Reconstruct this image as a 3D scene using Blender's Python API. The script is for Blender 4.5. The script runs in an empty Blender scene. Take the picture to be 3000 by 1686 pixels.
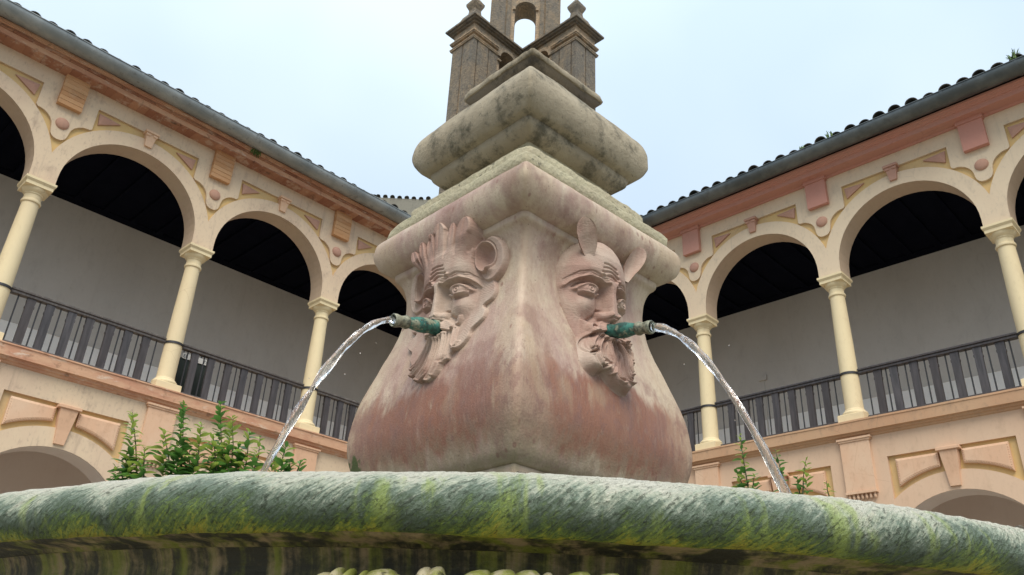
import bpy, bmesh, math, random
import numpy as np
from mathutils import Vector, Matrix, noise as mnoise

random.seed(7)
rng = np.random.default_rng(7)
sc = bpy.context.scene
C = sc.collection
R = math.radians
GZ = -1.4                      # ground level; z = 0 is the height of the camera

# ------------------------------------------------------------------ camera
def cam_axes(yaw, pitch, roll):
    f = Vector((math.cos(pitch)*math.cos(yaw), math.cos(pitch)*math.sin(yaw), math.sin(pitch)))
    r = f.cross(Vector((0, 0, 1))).normalized(); u = r.cross(f)
    c, s = math.cos(roll), math.sin(roll)
    return c*r+s*u, -s*r+c*u, f
cr, cu, cf = cam_axes(R(45.057), R(27.377), R(2.699))
cd = bpy.data.cameras.new('camera'); cam = bpy.data.objects.new('camera', cd); C.objects.link(cam)
cam.matrix_world = Matrix(((cr.x, cu.x, -cf.x, 0), (cr.y, cu.y, -cf.y, 0), (cr.z, cu.z, -cf.z, 0), (0, 0, 0, 1)))
cd.sensor_fit = 'HORIZONTAL'; cd.sensor_width = 36.0; cd.lens = 36.0*2435.6/3000.0
cd.clip_start = 0.05; cd.clip_end = 3000
sc.camera = cam

# ------------------------------------------------------------------ sky, sun, exposure
SUN_AZ, SUN_EL = R(228), R(55)
w = bpy.data.worlds.new('World'); sc.world = w; w.use_nodes = True
nt = w.node_tree; nt.nodes.clear()
out = nt.nodes.new('ShaderNodeOutputWorld'); bg = nt.nodes.new('ShaderNodeBackground')
sky = nt.nodes.new('ShaderNodeTexSky'); sky.sky_type = 'NISHITA'; sky.sun_disc = False
sky.sun_elevation = SUN_EL; sky.sun_rotation = R(90)-SUN_AZ; sky.air_density = 1.0; sky.dust_density = 3.0
sky.ozone_density = 1.0
# a closed veil of thin bright cloud over the blue: soft large patches, brighter overhead as an overcast sky is
tc = nt.nodes.new('ShaderNodeTexCoord')
sep = nt.nodes.new('ShaderNodeSeparateXYZ'); nt.links.new(tc.outputs['Generated'], sep.inputs[0])
up = nt.nodes.new('ShaderNodeMapRange'); up.inputs['From Min'].default_value = 0.0; up.inputs['From Max'].default_value = 1.0
up.inputs['To Min'].default_value = 0.42; up.inputs['To Max'].default_value = 1.27
nt.links.new(sep.outputs['Z'], up.inputs['Value'])
cn = nt.nodes.new('ShaderNodeTexNoise'); cn.inputs['Scale'].default_value = 2.2; cn.inputs['Detail'].default_value = 3
nt.links.new(tc.outputs['Generated'], cn.inputs['Vector'])
cramp = nt.nodes.new('ShaderNodeValToRGB')
cramp.color_ramp.elements[0].position = 0.36; cramp.color_ramp.elements[0].color = (3.761, 4.618, 5.608, 1)
cramp.color_ramp.elements[1].position = 0.66; cramp.color_ramp.elements[1].color = (4.684, 5.476, 6.004, 1)
nt.links.new(cn.outputs['Fac'], cramp.inputs['Fac'])
cm = nt.nodes.new('ShaderNodeVectorMath'); cm.operation = 'SCALE'
nt.links.new(cramp.outputs['Color'], cm.inputs[0]); nt.links.new(up.outputs['Result'], cm.inputs['Scale'])
mx = nt.nodes.new('ShaderNodeMix'); mx.data_type = 'RGBA'; mx.inputs['Factor'].default_value = 0.9
nt.links.new(sky.outputs['Color'], mx.inputs['A']); nt.links.new(cm.outputs['Vector'], mx.inputs['B'])
nt.links.new(mx.outputs['Result'], bg.inputs['Color']); bg.inputs['Strength'].default_value = 0.1
nt.links.new(bg.outputs['Background'], out.inputs['Surface'])
sd = bpy.data.lights.new('sun', 'SUN'); sd.energy = 1.5; sd.angle = R(40); sd.color = (1.0, 0.91, 0.78)
sun = bpy.data.objects.new('sun', sd); C.objects.link(sun)
sv = Vector((math.cos(SUN_EL)*math.cos(SUN_AZ), math.cos(SUN_EL)*math.sin(SUN_AZ), math.sin(SUN_EL)))
sun.rotation_euler = sv.to_track_quat('Z', 'Y').to_euler(); sun.location = (0, 0, 30)
sc.view_settings.view_transform = 'Standard'; sc.view_settings.look = 'None'
sc.view_settings.gamma = 1.0; sc.view_settings.use_curve_mapping = False; sc.view_settings.exposure = 1.1
sc.render.engine = 'CYCLES'
sc.cycles.use_denoising = True
sc.cycles.max_bounces = 8; sc.cycles.transmission_bounces = 8; sc.cycles.transparent_max_bounces = 8

# ------------------------------------------------------------------ material helpers
class NM:
    def __init__(s, name):
        s.m = bpy.data.materials.new(name); s.m.use_nodes = True
        s.nt = s.m.node_tree; s.nt.nodes.clear()
        s.out = s.nt.nodes.new('ShaderNodeOutputMaterial'); s.b = s.nt.nodes.new('ShaderNodeBsdfPrincipled')
        s.nt.links.new(s.b.outputs[0], s.out.inputs[0])
        s.geo = s.nt.nodes.new('ShaderNodeNewGeometry')
        s.pos = s.geo.outputs['Position']
        s.b.inputs['Roughness'].default_value = 0.85
    def n(s, t): return s.nt.nodes.new(t)
    def l(s, a, b): s.nt.links.new(a, b)
    def mapping(s, scale=(1, 1, 1), rot=(0, 0, 0), src=None, loc=(0, 0, 0)):
        m = s.n('ShaderNodeMapping'); m.inputs['Scale'].default_value = scale; m.inputs['Rotation'].default_value = rot
        m.inputs['Location'].default_value = loc
        s.l(src or s.pos, m.inputs['Vector']); return m.outputs[0]
    def noise(s, scale, detail=4, rough=0.55, vec=None, dist=0.0):
        t = s.n('ShaderNodeTexNoise'); t.inputs['Scale'].default_value = scale; t.inputs['Detail'].default_value = detail
        t.inputs['Roughness'].default_value = rough; t.inputs['Distortion'].default_value = dist
        s.l(vec or s.pos, t.inputs['Vector']); return t.outputs['Fac']
    def voro(s, scale, vec=None, feature='F1'):
        t = s.n('ShaderNodeTexVoronoi'); t.inputs['Scale'].default_value = scale; t.feature = feature
        s.l(vec or s.pos, t.inputs['Vector']); return t.outputs['Distance']
    def ramp(s, fac, stops):
        r = s.n('ShaderNodeValToRGB'); e = r.color_ramp.elements
        while len(e) < len(stops): e.new(0.5)
        for x, (p, c) in zip(e, stops):
            x.position = p; x.color = c if len(c) == 4 else (*c, 1)
        s.l(fac, r.inputs['Fac']); return r.outputs['Color']
    def mask(s, fac, a, b):   # smooth 0..1
        r = s.n('ShaderNodeMapRange'); r.interpolation_type = 'SMOOTHSTEP'
        r.inputs['From Min'].default_value = a; r.inputs['From Max'].default_value = b
        s.l(fac, r.inputs['Value']); return r.outputs['Result']
    def mix(s, fac, a, b, mode='MIX'):
        m = s.n('ShaderNodeMix'); m.data_type = 'RGBA'; m.blend_type = mode
        for k, v in (('Factor', fac), ('A', a), ('B', b)):
            if hasattr(v, 'is_linked') or hasattr(v, 'links'): s.l(v, m.inputs[k])
            elif k == 'Factor': m.inputs[k].default_value = v
            else: m.inputs[k].default_value = (*v, 1)
        return m.outputs['Result']
    def math(s, op, a, b=0.0):
        m = s.n('ShaderNodeMath'); m.operation = op
        for i, v in enumerate((a, b)):
            if hasattr(v, 'links'): s.l(v, m.inputs[i])
            else: m.inputs[i].default_value = v
        return m.outputs[0]
    def sepz(s, src=None):
        x = s.n('ShaderNodeSeparateXYZ'); s.l(src or s.pos, x.inputs[0]); return x.outputs
    def bump(s, h, strength=0.4, dist=0.01, prev=None):
        b = s.n('ShaderNodeBump'); b.inputs['Strength'].default_value = strength; b.inputs['Distance'].default_value = dist
        s.l(h, b.inputs['Height'])
        if prev: s.l(prev, b.inputs['Normal'])
        return b.outputs['Normal']
    def fin(s, col=None, rough=None, normal=None, **kw):
        if col is not None:
            if hasattr(col, 'links'): s.l(col, s.b.inputs['Base Color'])
            else: s.b.inputs['Base Color'].default_value = (*col, 1)
        if rough is not None:
            if hasattr(rough, 'links'): s.l(rough, s.b.inputs['Roughness'])
            else: s.b.inputs['Roughness'].default_value = rough
        if normal is not None: s.l(normal, s.b.inputs['Normal'])
        for k, v in kw.items(): s.b.inputs[k.replace('_', ' ')].default_value = v
        return s.m

def stucco(name, base, alt, dark, amt=0.5, bumps=0.25):
    m = NM(name)
    v = m.mapping((1, 1, 0.55))
    a = m.noise(0.9, 5, 0.6, v); b = m.noise(5.5, 6, 0.65, v); f = m.noise(60, 3)
    c = m.mix(m.mask(a, 0.4, 0.68), base, alt)
    c = m.mix(m.math('MULTIPLY', m.mask(b, 0.5, 0.78), amt), c, dark)
    sv_ = m.mapping((9, 9, 0.7)); st = m.noise(1.0, 4, 0.6, sv_)
    c = m.mix(m.math('MULTIPLY', m.mask(st, 0.58, 0.8), amt*0.8), c, dark)
    g_ = m.noise(22, 5, 0.7, v); c = m.mix(m.math('MULTIPLY', m.mask(g_, 0.52, 0.72), amt*0.55), c, dark)
    cr = m.voro(1.3, m.mapping((1, 1, 1)), 'DISTANCE_TO_EDGE'); ck = m.math('MULTIPLY', m.math('SUBTRACT', 1.0, m.mask(cr, 0.002, 0.006)), m.mask(a, 0.52, 0.6))
    c = m.mix(m.math('MULTIPLY', ck, 0.5), c, dark)
    nb = m.bump(f, bumps, 0.004); nb = m.bump(b, bumps*0.7, 0.015, nb)
    return m.fin(c, 0.9, nb)

M = {}
M['cream'] = stucco('cream_stucco', (0.69, 0.545, 0.385), (0.63, 0.475, 0.345), (0.42, 0.315, 0.235), 0.8)
M['creamr'] = stucco('pale_stucco', (0.70, 0.57, 0.41), (0.67, 0.53, 0.38), (0.47, 0.385, 0.29), 0.55)
M['ochre'] = stucco('ochre_stucco', (0.66, 0.46, 0.20), (0.60, 0.42, 0.22), (0.46, 0.32, 0.18), 0.4)
M['peach'] = stucco('peach_stucco', (0.68, 0.43, 0.28), (0.70, 0.50, 0.35), (0.48, 0.29, 0.185), 0.5)
M['pinkstuc'] = stucco('rose_stucco', (0.55, 0.265, 0.205), (0.52, 0.27, 0.21), (0.40, 0.19, 0.145), 0.3)
M['rose'] = stucco('rose_plaster', (0.50, 0.29, 0.21), (0.46, 0.26, 0.20), (0.34, 0.19, 0.14), 0.3)
M['intr'] = stucco('arch_soffit_plaster', (0.52, 0.40, 0.29), (0.50, 0.37, 0.27), (0.36, 0.26, 0.19), 0.4)
M['column'] = stucco('yellow_limestone', (0.78, 0.66, 0.42), (0.72, 0.60, 0.39), (0.55, 0.43, 0.26), 0.3)
M['greywall'] = stucco('gallery_plaster', (0.58, 0.56, 0.535), (0.53, 0.51, 0.485), (0.43, 0.41, 0.39), 0.35)
M['dado'] = stucco('pale_dado_paint', (0.88, 0.88, 0.88), (0.85, 0.85, 0.85), (0.72, 0.72, 0.72), 0.3)
M['peachr'] = stucco('pale_peach_stucco', (0.68, 0.49, 0.345), (0.66, 0.46, 0.32), (0.50, 0.35, 0.24), 0.4)
M['lowwall'] = stucco('arcade_plaster', (0.82, 0.72, 0.65), (0.79, 0.68, 0.61), (0.72, 0.61, 0.54), 0.3)
M['churchwall'] = stucco('weathered_grey_render', (0.24, 0.23, 0.19), (0.19, 0.18, 0.155), (0.11, 0.105, 0.09), 0.7)

def mk_brick(name, base, alt, pale, palefac, darkfac):
    m = NM(name)
    oi = m.n('ShaderNodeObjectInfo')
    c = m.mix(oi.outputs['Random'], base, alt)
    v = m.mapping((2.2, 2.2, 5))
    p = m.noise(1.5, 6, 0.75, v); d = m.noise(2.3, 6, 0.7)
    c = m.mix(m.math('MULTIPLY', m.mask(p, 0.52, 0.62), palefac), c, pale)
    c = m.mix(m.math('MULTIPLY', m.mask(d, 0.55, 0.7), darkfac), c, (0.05, 0.035, 0.028))
    f = m.noise(70, 4)
    return m.fin(c, 0.92, m.bump(f, 0.5, 0.006))
M['brick'] = mk_brick('old_red_brick', (0.30, 0.125, 0.075), (0.48, 0.25, 0.15), (0.58, 0.44, 0.35), 0.6, 0.8)
M['brickb'] = mk_brick('orange_brick', (0.50, 0.26, 0.12), (0.60, 0.35, 0.18), (0.6, 0.42, 0.28), 0.3, 0.15)
def mk_corn():
    m = NM('weathered_cornice_stucco')
    v = m.mapping((1, 1, 3)); a = m.noise(1.6, 6, 0.7, v); b = m.noise(4.0, 6, 0.7, v)
    c = m.mix(m.mask(a, 0.42, 0.62), (0.66, 0.40, 0.255), (0.56, 0.29, 0.185))
    c = m.mix(m.mask(b, 0.54, 0.70), c, (0.70, 0.55, 0.43))
    c = m.mix(m.math('MULTIPLY', m.mask(m.noise(9, 5), 0.58, 0.75), 0.6), c, (0.2, 0.1, 0.06))
    return m.fin(c, 0.9, m.bump(b, 0.4, 0.02))
M['corn'] = mk_corn()
M['cornr'] = stucco('sand_cornice_stucco', (0.56, 0.36, 0.22), (0.54, 0.32, 0.19), (0.30, 0.2, 0.14), 0.5)

def mk_metal():
    m = NM('zinc_gutter')
    a = m.noise(2.2, 5, 0.6); b = m.noise(9, 4, 0.6)
    c = m.mix(m.mask(a, 0.35, 0.7), (0.10, 0.115, 0.12), (0.17, 0.19, 0.195))
    c = m.mix(m.math('MULTIPLY', m.mask(b, 0.58, 0.75), 0.5), c, (0.08, 0.07, 0.06))
    return m.fin(c, 0.42, m.bump(a, 0.1, 0.02), Metallic=0.55)
M['zinc'] = mk_metal()
def mk_zinc2():
    m = NM('pale_zinc_gutter')
    a = m.noise(2.2, 5, 0.6); b = m.noise(9, 4, 0.6)
    c = m.mix(m.mask(a, 0.35, 0.7), (0.24, 0.265, 0.27), (0.36, 0.385, 0.385))
    c = m.mix(m.math('MULTIPLY', m.mask(b, 0.58, 0.75), 0.6), c, (0.12, 0.11, 0.10))
    return m.fin(c, 0.45, m.bump(a, 0.1, 0.02), Metallic=0.4)
M['zincl'] = mk_zinc2()
def mk_tile():
    m = NM('dark_roof_tile')
    oi = m.n('ShaderNodeObjectInfo')
    a = m.noise(12, 5, 0.65)
    c = m.mix(oi.outputs['Random'], (0.055, 0.052, 0.045), (0.12, 0.10, 0.08))
    c = m.mix(m.mask(a, 0.45, 0.7), c, (0.045, 0.055, 0.045))
    return m.fin(c, 0.85, m.bump(a, 0.5, 0.01))
M['tile'] = mk_tile()
def mk_wood(name, a_, b_):
    m = NM(name)
    oi = m.n('ShaderNodeObjectInfo')
    v = m.mapping((30, 30, 2.5)); a = m.noise(1.0, 5, 0.65, v)
    c = m.mix(m.mask(a, 0.3, 0.75), a_, b_)
    c = m.mix(m.math('MULTIPLY', oi.outputs['Random'], 0.5), c, (0.05, 0.038, 0.036))
    return m.fin(c, 0.6, m.bump(a, 0.4, 0.005))
M['wood'] = mk_wood('dark_painted_wood', (0.03, 0.029, 0.034), (0.085, 0.08, 0.088))
M['woodgrey'] = mk_wood('weathered_grey_wood', (0.07, 0.062, 0.06), (0.17, 0.155, 0.145))
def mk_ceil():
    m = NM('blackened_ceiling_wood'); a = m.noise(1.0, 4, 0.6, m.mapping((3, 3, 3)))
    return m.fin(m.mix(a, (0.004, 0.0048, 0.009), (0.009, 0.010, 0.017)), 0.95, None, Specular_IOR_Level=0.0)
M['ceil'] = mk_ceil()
M['iron'] = NM('dark_iron').fin((0.06, 0.06, 0.065), 0.5, Metallic=0.6)

def mk_tower(dark):
    m = NM('tower_stone_dark' if dark else 'tower_stone')
    v = m.mapping((1.0, 1.0, 0.55)); a = m.noise(1.6, 7, 0.7, v); b = m.noise(5, 6, 0.7); s_ = m.noise(0.5, 4, 0.6)
    f = m.noise(28, 4, 0.7)
    tan, grey, blk = (0.54, 0.385, 0.24), (0.33, 0.275, 0.205), (0.11, 0.10, 0.085)
    if dark: tan, grey, blk = (0.30, 0.235, 0.16), (0.20, 0.18, 0.15), (0.06, 0.056, 0.05)
    c = m.mix(m.mask(a, 0.38, 0.6), tan, grey)
    c = m.mix(m.mask(b, 0.52, 0.7), c, blk)
    c = m.mix(m.math('MULTIPLY', m.mask(f, 0.55, 0.7), 0.5), c, (0.5, 0.42, 0.32) if not dark else (0.25, 0.22, 0.18))
    rv = m.voro(7.5, m.mapping((1, 1, 1.9))); rub = m.noise(13, 5, 0.75)
    c = m.mix(m.math('MULTIPLY', m.mask(rv, 0.32, 0.56), 0.35), c, blk)
    c = m.mix(m.math('MULTIPLY', m.mask(rub, 0.50, 0.64), 0.6), c, tan)
    nb = m.bump(f, 0.9, 0.05); nb = m.bump(b, 0.6, 0.08, nb); nb = m.bump(rv, -0.7, 0.06, nb)
    return m.fin(c, 0.95, nb)
M['tower'] = mk_tower(False); M['towerd'] = mk_tower(True)
M['towerhole'] = NM('shaded_belfry_plaster').fin((0.20, 0.145, 0.105), 0.95)  # niche backs: brown set darker than the wall, shade put into the colour

def mk_pink():
    m = NM('pink_limestone')
    z = m.sepz()[2]
    oc = m.n('ShaderNodeTexCoord').outputs['Object']; ox = m.sepz(oc)
    cdist = m.math('MINIMUM', m.math('ABSOLUTE', ox[0]), m.math('ABSOLUTE', ox[1]))      # small in the middle of a face, large at the arrises
    lo = m.noise(2.3, 3, 0.5, m.mapping((1, 1, 0.8)), 0.4); lo2 = m.noise(3.6, 4, 0.55, m.mapping((1, 1, 0.7), loc=(7, 3, 1)), 0.6)
    st = m.noise(1.0, 5, 0.6, m.mapping((22, 22, 4.5)), 0.5); fs = m.noise(1.0, 4, 0.6, m.mapping((80, 80, 14)))
    mot = m.noise(34, 5, 0.65, m.mapping((1, 1, 0.6)))
    cream, pink, red, dk = (0.53, 0.43, 0.315), (0.40, 0.27, 0.22), (0.26, 0.108, 0.066), (0.23, 0.12, 0.095)
    col = m.mix(m.mask(m.math('ADD', lo, m.math('ADD', m.math('MULTIPLY', m.math('SUBTRACT', st, 0.5), 0.30), m.math('MULTIPLY', m.math('SUBTRACT', mot, 0.5), 0.25))), 0.40, 0.60), cream, pink)
    arr = m.mask(m.math('ADD', cdist, m.math('MULTIPLY', m.math('SUBTRACT', st, 0.5), 0.14)), 0.20, 0.33)
    col = m.mix(m.math('MULTIPLY', arr, 0.6), col, (0.48, 0.38, 0.265))
    # the iron-red bed of the block lies across its belly
    b1 = m.n('ShaderNodeMapRange'); b1.interpolation_type = 'SMOOTHSTEP'; b1.inputs['From Min'].default_value = 1.04; b1.inputs['From Max'].default_value = 0.80; m.l(z, b1.inputs['Value'])
    b2 = m.n('ShaderNodeMapRange'); b2.interpolation_type = 'SMOOTHSTEP'; b2.inputs['From Min'].default_value = 0.56; b2.inputs['From Max'].default_value = 0.70; m.l(z, b2.inputs['Value'])
    bed = m.math('MULTIPLY', b1.outputs['Result'], b2.outputs['Result'])
    rr_ = m.math('ADD', m.math('MULTIPLY', lo2, 0.9), m.math('MULTIPLY', m.math('SUBTRACT', st, 0.5), 0.45))
    rm = m.math('MULTIPLY', m.mask(m.math('ADD', rr_, m.math('MULTIPLY', m.math('SUBTRACT', bed, 0.5), 0.50)), 0.44, 0.68), m.math('SUBTRACT', 1.0, m.math('MULTIPLY', m.mask(m.math('ADD', cdist, m.math('MULTIPLY', m.math('SUBTRACT', lo2, 0.5), 0.45)), 0.22, 0.40), 0.6)))
    col = m.mix(m.math('MULTIPLY', rm, 0.92), col, red)
    col = m.mix(m.math('MULTIPLY', m.math('MULTIPLY', m.mask(mot, 0.48, 0.62), 0.6), bed), col, dk)
    # washed pale runs and rounded lighter patches
    col = m.mix(m.math('MULTIPLY', m.mask(st, 0.60, 0.74), 0.45), col, (0.45, 0.35, 0.25))
    pt = m.math('ADD', m.noise(7.5, 2, 0.4, m.mapping((1, 1, 0.6)), 0.7), m.math('MULTIPLY', m.math('SUBTRACT', mot, 0.5), 0.10))
    col = m.mix(m.math('MULTIPLY', m.mask(pt, 0.55, 0.68), 0.4), col, (0.42, 0.31, 0.20))
    col = m.mix(m.math('MULTIPLY', m.mask(m.noise(6.5, 4, 0.6, m.mapping((1, 1, 0.8), loc=(2, 9, 4))), 0.50, 0.66), 0.6), col, dk)
    col = m.mix(m.math('MULTIPLY', m.mask(m.noise(75, 4, 0.7, m.mapping((1, 1, 0.5))), 0.50, 0.70), 0.25), col, dk)
    col = m.mix(m.math('MULTIPLY', m.mask(m.noise(48, 4, 0.7, m.mapping((1, 1, 0.45), loc=(5, 5, 5))), 0.54, 0.72), 0.16), col, (0.50, 0.41, 0.31))
    ftm = m.n('ShaderNodeMapRange'); ftm.inputs['From Min'].default_value = 0.74; ftm.inputs['From Max'].default_value = 0.60; m.l(z, ftm.inputs['Value'])
    col = m.mix(m.math('MULTIPLY', m.math('MULTIPLY', ftm.outputs['Result'], m.mask(mot, 0.35, 0.6)), 0.7), col, (0.36, 0.29, 0.185))
    ds = m.n('ShaderNodeVectorMath'); ds.operation = 'DISTANCE'; ds.inputs[1].default_value = (1.8686-0.388*0.99925+0.345*0.03884, 1.808+0.388*0.03884+0.345*0.99925, 0.675)
    m.l(m.pos, ds.inputs[0])
    gm = m.math('SUBTRACT', 1.0, m.mask(m.math('ADD', ds.outputs['Value'], m.math('MULTIPLY', m.math('SUBTRACT', m.noise(40, 4), 0.5), 0.09)), 0.022, 0.038))
    col = m.mix(m.math('MULTIPLY', gm, 0.9), col, (0.05, 0.085, 0.015))
    vo = m.voro(26, m.mapping((1, 1, 0.6)))
    sp = m.math('MULTIPLY', m.math('SUBTRACT', 1.0, m.mask(vo, 0.10, 0.20)), m.mask(m.noise(9, 2), 0.48, 0.55))
    col = m.mix(m.math('MULTIPLY', sp, 0.7), col, (0.25, 0.13, 0.10))
    fine = m.noise(170, 3); pit = m.voro(70)
    pits = m.math('MULTIPLY', m.math('SUBTRACT', 1.0, m.mask(pit, 0.10, 0.22)), m.mask(m.noise(14, 2), 0.55, 0.62))
    col = m.mix(m.math('MULTIPLY', pits, 0.6), col, (0.16, 0.10, 0.08))
    nb = m.bump(fine, 0.4, 0.003); nb = m.bump(fs, 0.55, 0.004, nb); nb = m.bump(pits, -0.8, 0.005, nb); nb = m.bump(mot, 0.2, 0.006, nb)
    return m.fin(col, m.mix(m.mask(st, 0.3, 0.7), (0.45, 0.45, 0.45), (0.7, 0.7, 0.7)), nb)
M['pink'] = mk_pink()
def mk_pinkm():
    m = NM('carved_pink_limestone')
    vs = m.mapping((16, 16, 5)); a = m.noise(0.8, 5, 0.6, m.mapping((7, 7, 4)), 0.5); b = m.noise(1, 6, 0.62, vs)
    col = m.mix(m.mask(a, 0.36, 0.62), (0.47, 0.36, 0.285), (0.35, 0.215, 0.17))
    col = m.mix(m.math('MULTIPLY', m.mask(b, 0.55, 0.75), 0.6), col, (0.27, 0.15, 0.115))
    col = m.mix(m.math('MULTIPLY', m.mask(m.noise(5, 3), 0.56, 0.7), 0.5), col, (0.48, 0.40, 0.33))
    nb = m.bump(m.noise(140, 4, 0.65), 0.45, 0.003)
    nb = m.bump(m.noise(1, 3, 0.5, m.mapping((60, 60, 260))), 0.4, 0.003, nb); nb = m.bump(m.noise(30, 4, 0.6), 0.35, 0.006, nb)
    return m.fin(col, 0.7, nb)
M['mask'] = mk_pinkm()

def mk_yellowstone():
    m = NM('rough_yellow_stone')
    a = m.noise(7, 6, 0.65); b = m.noise(38, 6, 0.75); v = m.voro(60)
    c = m.mix(m.mask(a, 0.35, 0.65), (0.46, 0.425, 0.29), (0.40, 0.355, 0.245))
    c = m.mix(m.math('MULTIPLY', m.mask(m.noise(16, 5, 0.7), 0.56, 0.68), 0.6), c, (0.23, 0.225, 0.13))
    c = m.mix(m.math('MULTIPLY', m.mask(m.noise(30, 3, 0.6), 0.63, 0.72), 0.85), c, (0.07, 0.065, 0.05))
    nb = m.bump(b, 0.8, 0.012); nb = m.bump(v, 0.5, 0.006, nb)
    return m.fin(c, 0.95, nb)
M['yellow'] = mk_yellowstone()
def mk_greystone(name, base, alt, dk, df):
    m = NM(name)
    a = m.noise(4, 6, 0.65); b = m.noise(45, 6, 0.75); d = m.noise(7, 7, 0.72); e = m.noise(2.4, 4, 0.6)
    c = m.mix(m.mask(a, 0.35, 0.65), base, alt)
    c = m.mix(m.math('MULTIPLY', m.mask(e, 0.45, 0.65), 0.5), c, (0.27, 0.22, 0.145))
    c = m.mix(m.math('MULTIPLY', m.mask(d, 0.47, 0.64), df), c, dk)
    c = m.mix(m.math('MULTIPLY', m.mask(m.noise(60, 4, 0.7), 0.6, 0.7), 0.55), c, dk)
    nb = m.bump(b, 0.8, 0.007); nb = m.bump(d, 0.5, 0.012, nb)
    return m.fin(c, 0.92, nb)
M['grey'] = mk_greystone('lichen_grey_stone', (0.41, 0.355, 0.26), (0.31, 0.265, 0.19), (0.075, 0.07, 0.048), 0.85)
M['greyd'] = mk_greystone('crusted_shaded_capstone', (0.20, 0.17, 0.13), (0.15, 0.125, 0.098), (0.05, 0.045, 0.036), 0.85)  # dark crust plus underside shade, both put into the colour

def mk_rim():
    m = NM('wet_mossy_rim')
    uv = m.n('ShaderNodeUVMap').outputs[0]
    su = m.sepz(uv)          # x: metres along the rim, y: 0 at the lower lip, about 0.65 on the crown
    vv = m.math('DIVIDE', su[1], 0.66)
    sq = m.mapping((1, 0.30, 1), (0, 0, 0), uv)          # metres in both directions
    dg = m.n('ShaderNodeMapping'); dg.inputs['Rotation'].default_value = (0, 0, R(-48)); m.l(sq, dg.inputs['Vector'])
    dgs = m.mapping((34, 210, 1), (0, 0, 0), dg.outputs[0])
    g1 = m.noise(1.0, 5, 0.6, dgs, 0.5)
    g2 = m.noise(190, 4, 0.7, sq); g3 = m.noise(1.0, 6, 0.72, m.mapping((58, 125, 1), (0, 0, 0), dg.outputs[0]), 0.5)
    big = m.noise(7.5, 4, 0.6, m.mapping((1, 0.35, 1), (0, 0, 0), sq), 0.6); mid = m.noise(21, 5, 0.62, m.mapping((1, 0.22, 1), (0, 0, 0), sq), 0.5)
    hgt = m.math('ADD', m.math('ADD', vv, 0.05), m.math('MULTIPLY', m.math('SUBTRACT', big, 0.5), 0.95))
    hgt = m.math('ADD', hgt, m.math('MULTIPLY', m.math('SUBTRACT', g1, 0.5), 0.45))
    hgt = m.math('ADD', hgt, m.math('MULTIPLY', m.math('SUBTRACT', g2, 0.5), 0.30))
    col = m.ramp(hgt, [(0.0, (0.50, 0.45, 0.05)), (0.07, (0.38, 0.42, 0.05)), (0.15, (0.16, 0.24, 0.045)), (0.27, (0.07, 0.11, 0.055)),
                       (0.39, (0.15, 0.20, 0.145)), (0.50, (0.42, 0.46, 0.35)), (0.62, (0.58, 0.57, 0.46)), (1.0, (0.65, 0.63, 0.54))])
    mg = m.math('MULTIPLY', m.mask(mid, 0.53, 0.66), m.mask(vv, 0.95, 0.5))
    col = m.mix(m.math('MULTIPLY', mg, 0.6), col, (0.34, 0.43, 0.085))
    dkk = m.math('MULTIPLY', m.mask(g3, 0.53, 0.62), m.mask(vv, 0.80, 0.45))
    col = m.mix(m.math('MULTIPLY', dkk, 0.7), col, (0.028, 0.04, 0.02))
    col = m.mix(m.math('MULTIPLY', m.math('MULTIPLY', m.mask(m.noise(5.0, 3, 0.5, m.mapping((1, 0.35, 1), (0, 0, 0), sq, (4, 0, 0))), 0.55, 0.66), m.mask(vv, 0.35, 0.6)), 0.35), col, (0.36, 0.42, 0.36))
    nb = m.bump(g1, 0.9, 0.006); nb = m.bump(g3, 0.9, 0.008, nb); nb = m.bump(g2, 0.6, 0.004, nb)
    rg = m.mix(m.mask(g3, 0.35, 0.65), (0.42, 0.42, 0.42), (0.7, 0.7, 0.7))
    return m.fin(col, rg, nb)
M['rim'] = mk_rim()
def mk_frieze():
    m = NM('mossy_basin_stone')
    uv = m.n('ShaderNodeUVMap').outputs[0]
    n0 = m.noise(40, 5, 0.65)
    st = m.noise(1.0, 5, 0.65, m.mapping((15, 0.6, 1), (0, 0, 0), uv), 0.2); st2 = m.noise(1.0, 5, 0.65, m.mapping((24, 1.2, 1), (0, 0, 0), uv), 0.3)
    sa = m.math('ADD', st, m.math('MULTIPLY', m.math('SUBTRACT', n0, 0.5), 0.3)); sb_ = m.math('ADD', st2, m.math('MULTIPLY', m.math('SUBTRACT', n0, 0.5), 0.35))
    c = m.mix(m.mask(sb_, 0.38, 0.62), (0.30, 0.225, 0.12), (0.17, 0.19, 0.02))
    c = m.mix(m.mask(sa, 0.40, 0.58), c, (0.026, 0.025, 0.012))
    nb = m.bump(n0, 0.7, 0.006); nb = m.bump(m.noise(1.0, 3, 0.6, m.mapping((10, 10, 160))), 0.5, 0.004, nb)
    return m.fin(c, 0.6, nb)
M['frieze'] = mk_frieze()

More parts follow.
